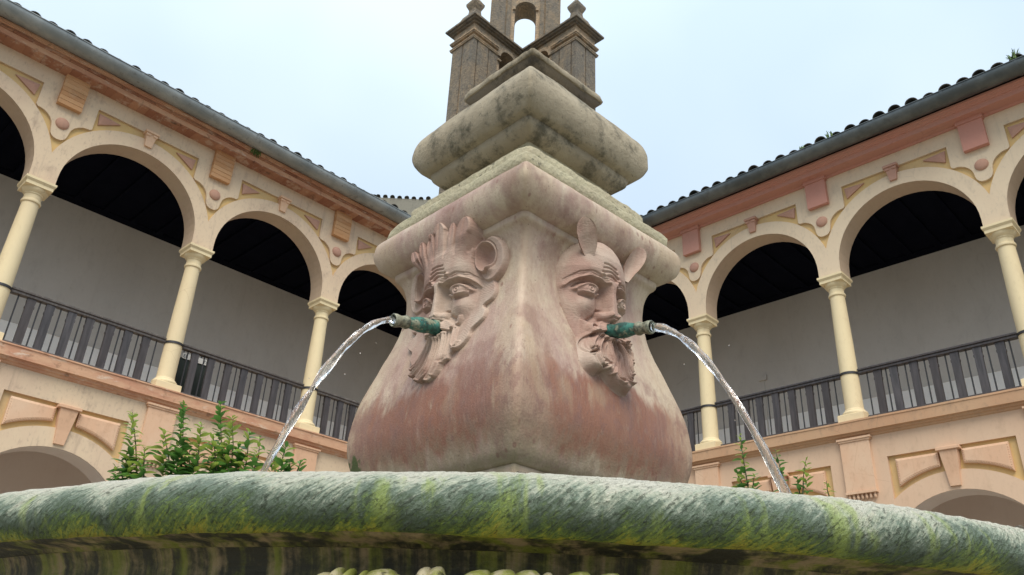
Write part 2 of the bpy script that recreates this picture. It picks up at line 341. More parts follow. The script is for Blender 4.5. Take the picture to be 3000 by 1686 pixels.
def mk_orn():
    m = NM('mossy_carved_leaf')
    a = m.noise(22, 5, 0.65)
    c = m.mix(m.mask(a, 0.42, 0.60), (0.50, 0.44, 0.29), (0.24, 0.26, 0.055))
    c = m.mix(m.mask(m.noise(60, 4), 0.58, 0.7), c, (0.05, 0.05, 0.02))
    return m.fin(c, 0.6, m.bump(m.noise(90, 4), 0.4, 0.004))
M['orn'] = mk_orn()
def mk_bronze():
    m = NM('verdigris_bronze')
    a = m.noise(45, 5, 0.65); b = m.noise(28, 3, 0.6)
    c = m.mix(m.mask(a, 0.40, 0.60), (0.055, 0.21, 0.17), (0.03, 0.085, 0.075))
    c = m.mix(m.mask(b, 0.56, 0.66), c, (0.30, 0.33, 0.24))
    c = m.mix(m.math('MULTIPLY', m.mask(m.noise(70, 3), 0.62, 0.7), 0.8), c, (0.05, 0.035, 0.02))
    return m.fin(c, 0.45, m.bump(a, 0.5, 0.003), Metallic=0.25)
M['bronze'] = mk_bronze()
def mk_spouttip():
    m = NM('limescaled_bronze')
    a = m.noise(60, 5, 0.65)
    c = m.mix(m.mask(a, 0.40, 0.62), (0.30, 0.30, 0.22), (0.09, 0.10, 0.075))
    return m.fin(c, 0.5, m.bump(a, 0.6, 0.003), Metallic=0.2)
M['spouttip'] = mk_spouttip()
M['hole'] = NM('pipe_inside').fin((0.012, 0.012, 0.01), 0.6)
def mk_water():
    m = NM('clear_water')
    m.fin((0.97, 0.99, 1.0), 0.04, m.bump(m.noise(1.0, 4, 0.65, m.mapping((95, 95, 16))), 0.6, 0.004), Transmission_Weight=1.0, IOR=1.33)
    d = m.n('ShaderNodeBsdfDiffuse'); d.inputs['Color'].default_value = (0.85, 0.88, 0.9, 1)   # air bubbles in the stream
    t = m.n('ShaderNodeBsdfTranslucent'); t.inputs['Color'].default_value = (0.85, 0.88, 0.9, 1)
    ad = m.n('ShaderNodeMixShader'); ad.inputs[0].default_value = 0.5; m.l(d.outputs[0], ad.inputs[1]); m.l(t.outputs[0], ad.inputs[2])
    ms = m.n('ShaderNodeMixShader'); m.l(m.math('MULTIPLY', m.mask(m.noise(1.0, 4, 0.6, m.mapping((150, 150, 14))), 0.50, 0.74), 0.35), ms.inputs[0])
    m.l(m.b.outputs[0], ms.inputs[1]); m.l(ad.outputs[0], ms.inputs[2]); m.l(ms.outputs[0], m.out.inputs[0])
    return m.m
M['water'] = mk_water()
def mk_pool():
    m = NM('pool_water')
    n_ = m.noise(14, 3, 0.5)
    return m.fin((0.08, 0.11, 0.08), 0.05, m.bump(n_, 0.3, 0.02))
M['pool'] = mk_pool()
def mk_leaf(name, a_, b_, tr):
    m = NM(name)
    oi = m.n('ShaderNodeObjectInfo')
    c = m.mix(oi.outputs['Random'], a_, b_)
    c = m.mix(m.math('MULTIPLY', m.noise(90, 3), 0.35), c, (0.02, 0.05, 0.012))
    t = m.n('ShaderNodeBsdfTranslucent'); m.l(m.mix(0.5, c, tr), t.inputs['Color'])
    ms = m.n('ShaderNodeMixShader'); ms.inputs[0].default_value = 0.4
    m.l(m.b.outputs[0], ms.inputs[1]); m.l(t.outputs[0], ms.inputs[2]); m.l(ms.outputs[0], m.out.inputs[0])
    return m.fin(c, 0.32)
M['leaf'] = mk_leaf('citrus_leaf', (0.07, 0.18, 0.055), (0.19, 0.38, 0.11), (0.12, 0.3, 0.03))
M['leafy'] = mk_leaf('young_citrus_leaf', (0.22, 0.36, 0.06), (0.48, 0.56, 0.16), (0.4, 0.5, 0.08))
M['stem'] = NM('green_bark').fin((0.06, 0.065, 0.03), 0.8)
M['twig'] = NM('roof_weed_green').fin((0.09, 0.15, 0.04), 0.8)
def mk_ground():
    m = NM('courtyard_paving')
    v = m.voro(9); a = m.noise(2, 4)
    c = m.mix(m.mask(a, 0.3, 0.7), (0.34, 0.31, 0.26), (0.28, 0.255, 0.215))
    c = m.mix(m.mask(v, 0.25, 0.45), c, (0.20, 0.18, 0.145))
    return m.fin(c, 0.9, m.bump(v, -0.5, 0.02))
M['ground'] = mk_ground()
M['board'] = stucco('dark_green_board', (0.022, 0.03, 0.028), (0.03, 0.042, 0.036), (0.012, 0.016, 0.015), 0.6)
M['white'] = NM('white_sign').fin((0.62, 0.6, 0.56), 0.7)
M['black'] = NM('black_lettering').fin((0.02, 0.02, 0.02), 0.7)

# ------------------------------------------------------------------ mesh helpers
class MB:
    def __init__(s): s.v = []; s.f = []; s.mi = []; s.uv = None
    def quad(s, a, b, c, d, mi=0):
        i = len(s.v); s.v += [a, b, c, d]; s.f.append((i, i+1, i+2, i+3)); s.mi.append(mi)
    def poly(s, pts, mi=0):
        i = len(s.v); s.v += list(pts); s.f.append(tuple(range(i, i+len(pts)))); s.mi.append(mi)
    def box(s, x0, x1, y0, y1, z0, z1, mi=0, ch=0.0):
        if ch <= 0:
            i = len(s.v)
            s.v += [(x0, y0, z0), (x1, y0, z0), (x1, y1, z0), (x0, y1, z0), (x0, y0, z1), (x1, y0, z1), (x1, y1, z1), (x0, y1, z1)]
            for q in ((3, 2, 1, 0), (4, 5, 6, 7), (0, 1, 5, 4), (1, 2, 6, 5), (2, 3, 7, 6), (3, 0, 4, 7)):
                s.f.append(tuple(i+k for k in q)); s.mi.append(mi)
            return
        c = ch   # rings: chamfered box
        s.sqloft([(0, z0, c), (0, z0+c, 0), (0, z1-c, 0), (0, z1, c)], x0, x1, y0, y1, mi)
    def sqloft(s, rings, x0, x1, y0, y1, mi=0):
        base = len(s.v)
        for (_, z, c) in rings:
            s.v += [(x0+c, y0+c, z), (x1-c, y0+c, z), (x1-c, y1-c, z), (x0+c, y1-c, z)]
        for r in range(len(rings)-1):
            for k in range(4):
                a = base+4*r+k; b = base+4*r+(k+1) % 4
                s.f.append((a, b, b+4, a+4)); s.mi.append(mi)
        s.f.append((base+3, base+2, base+1, base)); s.mi.append(mi)
        e = base+4*(len(rings)-1); s.f.append((e, e+1, e+2, e+3)); s.mi.append(mi)
    def prism(s, pts, y0, y1, mi=0, back=False, mi_side=None):     # polygon in x,z extruded along y; front face at y0
        n = len(pts); i = len(s.v)
        s.v += [(x, y0, z) for x, z in pts] + [(x, y1, z) for x, z in pts]
        s.f.append(tuple(range(i, i+n))); s.mi.append(mi)
        for k in range(n):
            a, b = i+k, i+(k+1) % n
            s.f.append((b, a, a+n, b+n)); s.mi.append(mi if mi_side is None else mi_side)
        if back: s.f.append(tuple(range(i+2*n-1, i+n-1, -1))); s.mi.append(mi)
    def lathe(s, prof, cx=0, cy=0, seg=24, mi=0, cap=True):
        base = len(s.v)
        for r, z in prof:
            for k in range(seg):
                t = 2*math.pi*k/seg; s.v.append((cx+r*math.cos(t), cy+r*math.sin(t), z))
        for r in range(len(prof)-1):
            for k in range(seg):
                a = base+r*seg+k; b = base+r*seg+(k+1) % seg
                s.f.append((a, b, b+seg, a+seg)); s.mi.append(mi)
        if cap:
            s.f.append(tuple(base+k for k in range(seg-1, -1, -1))); s.mi.append(mi)
            e = base+(len(prof)-1)*seg; s.f.append(tuple(e+k for k in range(seg))); s.mi.append(mi)
    def tube(s, pts, rad, seg=6, mi=0):
        pts = [Vector(p) for p in pts]; base = len(s.v)
        if not hasattr(rad, '__len__'): rad = [rad]*len(pts)
        for i, p in enumerate(pts):
            d = (pts[min(i+1, len(pts)-1)]-pts[max(i-1, 0)]).normalized()
            a = d.cross(Vector((0, 0, 1)))
            if a.length < 1e-3: a = d.cross(Vector((1, 0, 0)))
            a.normalize(); b = d.cross(a)
            for k in range(seg):
                t = 2*math.pi*k/seg; q = p+(a*math.cos(t)+b*math.sin(t))*rad[i]; s.v.append(tuple(q))
        for r in range(len(pts)-1):
            for k in range(seg):
                x = base+r*seg+k; y = base+r*seg+(k+1) % seg
                s.f.append((x, y, y+seg, x+seg)); s.mi.append(mi)
        s.f.append(tuple(base+k for k in range(seg-1, -1, -1))); s.mi.append(mi)
        e = base+(len(pts)-1)*seg; s.f.append(tuple(e+k for k in range(seg))); s.mi.append(mi)
    def sweep(s, prof, x0, x1, m0=0, m1=0, mi=0, nx=1, jit=0.0):    # open profile of (y, z) run along x; ends mitred: x = x0 + m0*y
        base = len(s.v); n = len(prof)
        for j in range(nx+1):
            t = j/nx
            for (y, z) in prof:
                xa = x0+m0*y; xb = x1+m1*y
                dy = dz = 0
                if jit and 0 < j < nx:
                    dz = jit*mnoise.noise((t*(x1-x0)*1.3, z*9, 3.1)); dy = jit*mnoise.noise((t*(x1-x0)*1.7, z*7, 8.1))
                s.v.append((xa+(xb-xa)*t, y+dy, z+dz))
        for j in range(nx):
            for k in range(n-1):
                a = base+j*n+k; s.f.append((a, a+1, a+1+n, a+n)); s.mi.append(mi)
    def mesh(s, name, mats, smooth=None):
        me = bpy.data.meshes.new(name); me.from_pydata(s.v, [], s.f)
        for m_ in (mats if isinstance(mats, (list, tuple)) else [mats]): me.materials.append(M[m_])
        me.polygons.foreach_set('material_index', s.mi)
        if s.uv is not None:
            uvl = me.uv_layers.new(name='UVMap')
            li = np.empty(len(me.loops), np.int32); me.loops.foreach_get('vertex_index', li)
            uvl.data.foreach_set('uv', np.asarray(s.uv, np.float32)[li].ravel())
        if smooth is not None:
            me.polygons.foreach_set('use_smooth', [True]*len(me.polygons))
            if smooth < 3.0: me.set_sharp_from_angle(angle=smooth)
        me.update(); return me
def obj(name, me, parent=None, loc=(0, 0, 0), rot=(0, 0, 0), label=None, cat=None, group=None, kind=None, scale=None):
    o = bpy.data.objects.new(name, me); C.objects.link(o)
    if parent: o.parent = parent
    o.location = loc; o.rotation_euler = rot
    if scale: o.scale = scale
    for k, v in (('label', label), ('category', cat), ('group', group), ('kind', kind)):
        if v: o[k] = v
    return o
def thing(name, label, cat, loc, rotz=0, group=None):
    o = obj(name, None, None, loc, (0, 0, rotz), label, cat, group); o.empty_display_size = 0.3; return o

# ------------------------------------------------------------------ ground
g = MB(); g.quad((-400, -400, GZ), (400, -400, GZ), (400, 400, GZ), (-400, 400, GZ))
obj('ground', g.mesh('ground', 'ground'), kind='structure')

# ------------------------------------------------------------------ cloister wings
S_ = 2.72; HB = 1.36; NB = 6
RA = 1.16; ZA = 7.34                  # upper arches: radius, centre height
def arch_pts(r, zc, n=28, a0=0.0, a1=math.pi): return [(-r*math.cos(a0+(a1-a0)*i/n), zc+r*math.sin(a0+(a1-a0)*i/n)) for i in range(n+1)]
def arch_wall(mb, xc, r, zc, zb, zt, y0, y1, hb=HB, n=28):
    P = arch_pts(r, zc, n)
    for y, fl in ((y0, 0), (y1, 2)):
        mb.quad((xc-hb, y, zb), (xc-r, y, zb), (xc-r, y, zt), (xc-hb, y, zt), fl)
        mb.quad((xc+r, y, zb), (xc+hb, y, zb), (xc+hb, y, zt), (xc+r, y, zt), fl)
        # jamb part between zb and zc is open; above: arch fill
        for i in range(n):
            (xa, za), (xb, zb_) = P[i], P[i+1]
            mb.quad((xc+xa, y, za), (xc+xb, y, zb_), (xc+xb, y, zt), (xc+xa, y, zt), fl)
    for i in range(n):
        (xa, za), (xb, zb_) = P[i], P[i+1]
        mb.quad((xc+xa, y0-0.04, za), (xc+xa, y1, za), (xc+xb, y1, zb_), (xc+xb, y0-0.04, zb_), 1)
    for sx in (-1, 1):
        mb.quad((xc+sx*r, y0-0.04, zb), (xc+sx*r, y1, zb), (xc+sx*r, y1, zc), (xc+sx*r, y0-0.04, zc), 1)
def ring_piece(mb, xc, r0, r1, zc, zb, y0, y1, hb=HB, n=30):
    # raised band round the arch, clipped at the bay edge, running down the jambs to zb
    zi = zc+math.sqrt(max(r1*r1-hb*hb, 0))
    inn = [(-r0, zb)] + arch_pts(r0, zc, n) + [(r0, zb)]
    outp = []
    a0 = math.acos(min(1, hb/r1))
    o_arc = arch_pts(r1, zc, n, a0, math.pi-a0)
    outp = [(-hb, zb)] + o_arc + [(hb, zb)]
    for i in range(len(inn)-1):
        a, b, c, d = inn[i], inn[i+1], outp[i+1], outp[i]
        mb.quad((xc+a[0], y0, a[1]), (xc+b[0], y0, b[1]), (xc+c[0], y0, c[1]), (xc+d[0], y0, d[1]), 0)
    for i in range(1, len(outp)-2):
        d, c = outp[i], outp[i+1]
        mb.quad((xc+d[0], y0, d[1]), (xc+c[0], y0, c[1]), (xc+c[0], y1, c[1]), (xc+d[0], y1, d[1]), 0)

def make_column():
    a = MB(); a.lathe([(0.150, 4.735), (0.146, 4.80), (0.1455, 5.4), (0.141, 5.9), (0.131, 6.5), (0.125, 6.80), (0.125, 6.815)], seg=28, cap=False)
    shaft = a.mesh('column_shaft', 'column', R(40))
    b = MB(); b.box(-0.215, 0.215, -0.215, 0.215, 4.486, 4.63, ch=0.008)
    b.lathe([(0.195, 4.625), (0.205, 4.65), (0.203, 4.675), (0.185, 4.695), (0.165, 4.70), (0.165, 4.72), (0.150, 4.738)], seg=28)
    base = b.mesh('column_base', 'column', R(40))
    c = MB(); c.lathe([(0.125, 6.81), (0.142, 6.82), (0.148, 6.84), (0.142, 6.862), (0.128, 6.868), (0.127, 6.95), (0.14, 6.965), (0.14, 6.98), (0.165, 7.0), (0.185, 7.03), (0.193, 7.07)], seg=28)
    c.sqloft([(0, 7.06, 0.026), (0, 7.115, 0.026), (0, 7.122, 0.018), (0, 7.145, 0.004), (0, 7.15, 0), (0, 7.188, 0)], -0.226, 0.226, -0.226, 0.226)
    cap = c.mesh('column_capital', 'column', R(35))
    d = MB(); d.lathe([(0.147, 5.335), (0.158, 5.337), (0.158, 5.375), (0.147, 5.377)], seg=28, cap=False)
    d.box(-0.20, -0.15, -0.02, 0.02, 5.337, 5.375); d.box(0.15, 0.20, -0.02, 0.02, 5.337, 5.375)
    ring = d.mesh('iron_collar', 'iron', R(40))
    return shaft, base, cap, ring
COLM = make_column()
def make_baluster():
    # flat sawn board: notched neck under the rail
    prof = [(0.058, 4.60), (0.058, 5.17), (0.066, 5.185), (0.066, 5.215), (0.058, 5.23), (0.064, 5.30), (0.064, 5.342)]
    pts = [(x, z) for x, z in prof] + [(-x, z) for x, z in reversed(prof)]
    a = MB(); a.prism(pts, -0.03, 0.03, 0, True)
    return a.mesh('baluster', 'wood')
BALM = make_baluster()
a = MB(); a.lathe([(0.012, 4.60), (0.012, 5.345)], seg=6); RODM = a.mesh('rod', 'iron')
def make_tile(n=9):
    a = MB(); L = 0.5
    for (y, r, z) in ((0, 0.112, 0), (L, 0.096, 0.0)):
        pass
    rows = []
    for (y, r) in ((0.0, 0.112), (L, 0.095)):
        for rr in (r, r-0.016):
            rows.append([(rr*math.cos(math.pi*k/n), y, rr*math.sin(math.pi*k/n)*0.95) for k in range(n+1)])
    base = len(a.v)
    for row in rows: a.v += row
    m_ = n+1
    for k in range(n):
        o0, i0, o1, i1 = k, m_+k, 2*m_+k, 3*m_+k
        a.f += [(o0, o0+1, o1+1, o1), (i0+1, i0, i1, i1+1), (o0+1, o0, i0, i0+1)]; a.mi += [0, 0, 0]
    return a.mesh('roof_tile', 'tile', R(40))
TILEM = make_tile()
a = MB(); a.box(-0.07, 0.07, 0, 0.3, 0, 0.052, ch=0.004); HEADM = {0: a.mesh('brick_header', 'brick')}
a = MB(); a.box(-0.142, 0.142, 0, 0.3, 0, 0.052, ch=0.004); HEADM[1] = a.mesh('brick_stretcher', 'brick')
a = MB(); a.box(-0.19, 0.19, -0.09, 0.0, 0, 0.082, ch=0.005); BLKB = a.mesh('bracket_brick', 'brickb')

def make_keystone(mat, zt, zb, wt, wb, d, scroll=True):
    a = MB()
    # tapered console: leans out at the top, with a scroll and a cap
    prof = [(zb, wb, d*0.45), (zb+(zt-zb)*0.35, wb+(wt-wb)*0.3, d*0.55), (zb+(zt-zb)*0.62, wb+(wt-wb)*0.62, d*0.75), (zt-0.045, wt*0.94, d*0.95)]
    base = len(a.v)
    for z, w_, dd in prof: a.v += [(-w_, 0.05, z), (-w_, -dd, z), (w_, -dd, z), (w_, 0.05, z)]
    for r in range(len(prof)-1):
        for k in range(3):
            i = base+4*r+k; a.f.append((i, i+1, i+5, i+4)); a.mi.append(0)
    a.f.append((base, base+3, base+2, base+1)); a.mi.append(0)
    a.box(-wt*1.22, wt*1.22, -d*1.25, 0.05, zt-0.05, zt, 0, 0.006)
    zs = zb+(zt-zb)*0.74; rs = (zt-zb)*0.09
    for sx in ((-1, 1) if scroll else ()):     # scroll eyes
        n = 10; c0 = len(a.v)
        for x in (sx*wt*0.25, sx*wt*0.98):
            for k in range(n):
                t = 2*math.pi*k/n; a.v.append((x, -d*0.82+rs*0.8*math.cos(t), zs+rs*math.sin(t)))
        for k in range(n):
            p, q = c0+k, c0+(k+1) % n; a.f.append((p, q, q+n, p+n)); a.mi.append(0)
        a.f.append(tuple(c0+k for k in range(n))); a.mi.append(0); a.f.append(tuple(c0+n+k for k in range(n))); a.mi.append(0)
    return a.mesh('keystone', mat)
def make_boss(mat):
    a = MB(); n = 8; seg = 24
    base = 0
    for i in range(n+1):
        t = math.pi/2*i/n; r = 0.107*math.cos(t); y = -0.052*math.sin(t)
        for k in range(seg): a.v.append((r*math.cos(2*math.pi*k/seg), y, r*math.sin(2*math.pi*k/seg)))
    for i in range(n):
        for k in range(seg):
            p = i*seg+k; q = i*seg+(k+1) % seg; a.f.append((p, q, q+seg, p+seg)); a.mi.append(0)
    return a.mesh('boss', mat, 4.0)
def make_tri(mat, sx):
    a = MB(); P = [(0.875*sx, 8.828), (0.51*sx, 8.80), (0.85*sx, 8.605)]
    ap = (0.79*sx, -0.012, 8.755)
    for i in range(3):
        (x0, z0), (x1, z1) = P[i], P[(i+1) % 3]
        a.poly([(x0, 0.016, z0), (x1, 0.016, z1), ap]); a.quad((x0, 0.016, z0), (x1, 0.016, z1), (x1, 0.05, z1), (x0, 0.05, z0))
    return a.mesh('triangle_panel', mat)
PEND = [(0, 8.005), (0.05, 8.012), (0.09, 8.035), (0.118, 8.075), (0.132, 8.13), (0.14, 8.20), (0.155, 8.265), (0.19, 8.325), (0.24, 8.375), (0.31, 8.415), (0.37, 8.428), (0.415, 8.43), (0.445, 8.462)]
def make_pendant(mat):
    a = MB(); pts = [(x, z) for x, z in PEND]+[(0.445, 8.885), (-0.445, 8.885)]+[(-x, z) for x, z in reversed(PEND[1:])]
    a.prism(pts, 0.0, 0.05); return a.mesh('pendant_panel', mat)
def make_spandrel(mat, sx):
    # lower storey: raised panel over the arch, curved below, with a stepped edge
    a = MB(); r = 1.535; zc = 2.05
    def outl(e):
        arc = []
        x0, x1 = 0.165+e, 0.79-e
        for i in range(13):
            x = x0+(x1-x0)*i/12; arc.append((x, zc+math.sqrt((r+e)**2-x*x)))
        return [(sx*x, z) for x, z in arc] + [(sx*x1, 3.785-e), (sx*x0, 3.785-e)]
    o0, o1 = outl(0.0), outl(0.035)
    n = len(o0); i = len(a.v)
    a.v += [(x, 0.05, z) for x, z in o0]+[(x, -0.004, z) for x, z in o0]+[(x, -0.018, z) for x, z in o1]
    for k in range(n):
        p, q = i+k, i+(k+1) % n
        a.f += [(p, q, q+n, p+n), (p+n, q+n, q+2*n, p+2*n)]; a.mi += [0, 0]
    a.f.append(tuple(range(i+2*n, i+3*n))); a.mi.append(0)
    pan = a.mesh('spandrel_panel', mat)
    # bead moulding along the curved and outer edges
    b = MB()
    pos = []
    for i in range(19):
        x = 0.185+(0.77-0.185)*i/18; pos.append((sx*x, 2.05+math.sqrt((r+0.018)**2-x*x)))
    for i in range(10): pos.append((sx*0.772, 3.42+0.036*i))
    for i in range(6): pos.append((sx*0.185, 3.60+0.032*i))
    for (x, z) in pos:
        c0 = len(b.v); rr = 0.0115
        for (dx, dy, dz) in ((1, 0, 0), (-1, 0, 0), (0, 0, 1), (0, 0, -1), (0, -1.2, 0)): b.v.append((x+dx*rr, -0.010+dy*rr, z+dz*rr))
        for t in ((0, 2, 4), (2, 1, 4), (1, 3, 4), (3, 0, 4)): b.f.append(tuple(c0+k for k in t)); b.mi.append(0)
    return pan, b.mesh('bead_moulding', mat)

def wing(side):
    left = side == 'left'
    if left:
        root = thing('cloister_wing', 'two storey cloister wing left of the fountain, brick cornice and orange brick brackets', 'building', (0, 13.05, GZ), 0)
        cols = [13.36-S_*k for k in range(NB+1)]; x0, x1 = cols[-1]-0.3, 13.05; m0, m1 = 0, 1
        sgn = 1
    else:
        root = thing('cloister_wing', 'two storey cloister wing right of the fountain, smooth rose painted cornice and dark gutter', 'building', (13.05, 0, GZ), R(-90))
        cols = [-(13.29-S_*k) for k in range(NB+1)]; x0, x1 = -13.05, cols[-1]+0.3; m0, m1 = -1, 0
        sgn = -1
    off = (0, 0, -GZ)
    cen = [(cols[k]+cols[k+1])/2 for k in range(NB)]
    FR = 'cream' if left else 'creamr'
    T = 2.8
    # --- upper arcade wall (recessed ochre face, soffits, inner face)
    mb = MB()
    for xc in cen: arch_wall(mb, xc, RA, ZA, 7.184, 9.25, 0.045, 0.40)
    up_ = obj('wall', mb.mesh('upper_wall', ['ochre', 'intr', 'greywall'], R(35)), root, off, label='ochre upper arcade wall with round arches')
    me_p = make_pendant(FR); me_t = {s: make_tri('rose', s) for s in (-1, 1)}
    me_k = make_keystone('peach' if left else 'rose', 8.905, 8.61, 0.10, 0.06, 0.085); me_b = make_boss('rose')
    mb = MB(); mb.sweep([(0.05, 8.886), (0.0, 8.885), (0.0, 9.26)], x0, x1, m0, m1)
    obj('frieze', mb.mesh('frieze', FR), root, off)
    for xc in cen:
        mb = MB(); ring_piece(mb, 0, RA, 1.415, ZA, 7.184, 0.0, 0.05)
        if xc == cen[0]: ring_me = mb.mesh('archivolt', FR)
        av = obj('archivolt', ring_me, root, (xc, 0, -GZ))
        obj('keystone', me_k, root, (xc, 0, -GZ))
        for s in (-1, 1): obj('triangle_panel', me_t[s], root, (xc, 0, -GZ))
    if not left:
        mb = MB(); mb.box(-0.19, 0.19, -0.09, 0.0, 8.612, 9.19, ch=0.006); mb.box(-0.21, 0.21, -0.115, 0.0, 9.13, 9.198); me_br = mb.mesh('bracket', 'pinkstuc')
    for k, x in enumerate(cols[1:], 1):
        obj('pendant_panel', me_p, root, (x, 0, -GZ)); obj('boss', me_b, root, (x, 0, 8.31-GZ))
        if left:
            mb = MB(); mb.box(-0.17, 0.17, -0.07, 0.0, 8.63, 9.198); br = obj('bracket', mb.mesh('bracket_core', 'brickb'), root, (x, 0, -GZ))
            for j in range(7): obj('brick', BLKB, br, (random.uniform(-.003, .003), random.uniform(-.004, .004), 8.612+j*0.0845))
        else: obj('bracket', me_br, root, (x, 0, -GZ))
    # --- columns
    for k, x in enumerate(cols):
        cy = 0.176 if k else 0.2
        c = obj('column', COLM[0], root, (x, cy, -GZ))
        obj('base', COLM[1], c); obj('capital', COLM[2], c); obj('iron_collar', COLM[3], c)
    # --- eaves cornice
    if left:
        mb = MB(); mb.sweep([(0.0, 9.198), (-0.2, 9.2), (-0.22, 9.40), (-0.30, 9.42), (0.2, 9.5)], x0, x1, m0, m1)
        cor = obj('cornice', mb.mesh('cornice_core', 'brick'), root, off, label='crumbling brick eaves cornice')
        for z, outd, kind, pit in ((9.195, 0.25, 0, 0.146), (9.303, 0.288, 1, 0.292)):
            n = int((x1-x0-0.35)/pit)
            sh = random.random()*pit
            for i in range(n):
                x = x0+sh+pit*(i+0.5)
                if x > 13.05-outd-0.1 or x < -1.2: continue
                obj('brick', HEADM[kind], cor, (x, -outd+random.uniform(-.012, .008), z+random.uniform(-.003, .003)), (0, 0, random.uniform(-.015, .015)))
        mb = MB(); mb.sweep([(-0.22, 9.215), (-0.262, 9.212), (-0.266, 9.300), (-0.2, 9.303)], x0, x1, m0, m1, 0, 160, 0.009)
        obj('plaster_fascia', mb.mesh('plaster_fascia', 'corn'), cor)
        mb = MB(); mb.sweep([(-0.2, 9.358), (-0.315, 9.357), (-0.32, 9.385), (-0.33, 9.387), (-0.335, 9.42), (-0.1, 9.43)], x0, x1, m0, m1, 0, 120, 0.010)
        obj('cornice_lip', mb.mesh('cornice_lip', 'corn'), cor)
    else:
        mb = MB(); mb.sweep([(0.0, 9.16), (-0.03, 9.162), (-0.045, 9.198), (-0.24, 9.2), (-0.25, 9.285), (-0.275, 9.29), (-0.285, 9.31), (-0.31, 9.315), (-0.325, 9.345), (-0.345, 9.35), (-0.35, 9.385), (-0.1, 9.40)], x0, x1, m0, m1, 0, 40, 0.004)
        cor = obj('cornice', mb.mesh('cornice', 'pinkstuc', R(20)), root, off, label='smooth rose painted eaves cornice')
    # --- gutter
    zg, og, rg = 9.51, 0.5, 0.165
    prof = [(-og+rg*math.cos(t), zg+rg*math.sin(t)) for t in np.linspace(math.pi, 2*math.pi, 15)]
    prof = [(-og-rg-0.012, zg+0.004), (-og-rg-0.012, zg+0.016), (-og-rg, zg+0.016)]+prof+[(-og+rg, zg+0.03)]
    mb = MB(); mb.sweep(prof, x0, x1, m0, m1)
    gut = obj('gutter', mb.mesh('gutter', 'zincl' if left else 'zinc', R(50)), root, off, label='pale grey half round gutter' if left else 'dark zinc half round gutter')
    jp = [(-og+(rg+0.006)*math.cos(t), zg+(rg+0.006)*math.sin(t)) for t in np.linspace(math.pi, 2*math.pi, 15)]
    mb = MB(); mb.sweep(jp, -0.022, 0.022); jm = mb.mesh('gutter_joint', 'zincl' if left else 'zinc', R(50))
    xx = x0+0.9 if left else x0+1.5
    while xx < x1-0.6:
        obj('gutter_joint', jm, gut, (xx, 0, 0)); xx += 1.12
    # --- roof
    mb = MB()
    sl = math.tan(R(17)); zr = 9.59 if left else 9.635
    n = int((x1-x0)/0.272); nz = 8
    mb.sweep([(-0.42, zr-0.05), (-0.42, zr), (4.2, zr+4.62*sl), (4.2, zr-0.3), (-0.2, 9.42)], x0, x1, m0, m1)
    roof = obj('roof', mb.mesh('roof_slope', 'tile'), root, off)
    mbs = MB()
    x = x0+0.15
    while x < x1-0.1:
        yc = -0.47
        lim = (13.05-x) if left else (13.05+x)      # distance to the corner
        if lim > 0.6:
            obj('roof_tile', TILEM, roof, (x+random.uniform(-.012, .012), yc+random.uniform(-.03, .03), zr+random.uniform(-.006, .02)), (math.atan(sl)+random.uniform(-.02, .02), 0, random.uniform(-.05, .05)))
        # courses further up the slope, one ridge each
        y1_ = 4.2
        for y in np.arange(-0.02, 4.0, 0.45):
            zz = zr+(y+0.42)*sl+0.005
            i0 = len(mbs.v); nn = 6
            for (yy, r) in ((y, 0.108), (y+0.46, 0.094)):
                for k in range(nn+1): mbs.v.append((x+r*math.cos(math.pi*k/nn), yy, zr+(yy+0.42)*sl+r*0.95*math.sin(math.pi*k/nn)+0.012*(yy == y)))
            for k in range(nn): mbs.f.append((i0+k, i0+k+1, i0+nn+2+k, i0+nn+1+k)); mbs.mi.append(0)
        x += 0.272
    obj('tile_courses', mbs.mesh('tile_courses', 'tile', R(40)), roof, kind='stuff')
    # --- gallery floor edge, string course
    if left: prof = [(0.03, 4.20), (-0.02, 4.222), (-0.035, 4.25), (-0.06, 4.255), (-0.075, 4.295), (-0.12, 4.30), (-0.13, 4.455), (-0.145, 4.462), (-0.145, 4.482), (0.45, 4.484)]
    else: prof = [(0.03, 4.20), (-0.02, 4.222), (-0.035, 4.25), (-0.06, 4.255), (-0.075, 4.285), (-0.12, 4.29), (-0.13, 4.44), (-0.14, 4.45), (-0.14, 4.478), (0.45, 4.484)]
    mb = MB(); mb.sweep(prof, x0, x1, m0, m1, 0, 80, 0.006)
    obj('string_course', mb.mesh('string_course', 'corn' if left else 'cornr', R(25)), root, off)
    # --- gallery interior
    mb = MB(); mb.sweep([(0.02, 4.45), (T, 4.452)], x0, x1, m0, m1); obj('gallery_floor', mb.mesh('gallery_floor', 'creamr'), root, off)
    mb = MB(); mb.sweep([(T, 4.4), (T, 8.6)], x0, x1, m0, m1); gw = obj('gallery_back_wall', mb.mesh('gallery_back_wall', 'greywall'), root, off)
    mb = MB(); mb.sweep([(T-0.006, 4.453), (T-0.006, 5.86)], x0+0.3, x1, m0, m1); obj('dado', mb.mesh('dado', 'dado'), gw)
    mb = MB(); mb.sweep([(T-0.004, 5.86), (T-0.012, 5.862), (T-0.012, 5.880), (T-0.004, 5.882)], x0+0.3, x1, m0, m1)
    obj('wall_cable', mb.mesh('wall_cable', 'greywall'), gw)
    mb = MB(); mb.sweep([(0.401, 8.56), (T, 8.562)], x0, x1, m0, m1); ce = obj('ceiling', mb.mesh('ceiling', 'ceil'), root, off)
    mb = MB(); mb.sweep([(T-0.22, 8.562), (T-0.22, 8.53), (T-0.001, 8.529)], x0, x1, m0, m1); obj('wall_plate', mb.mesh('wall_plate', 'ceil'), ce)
    mb = MB(); mb.box(-0.06, 0.06, 0.41, T-0.221, 8.50, 8.5595); bm_ = mb.mesh('ceiling_beam', 'ceil')
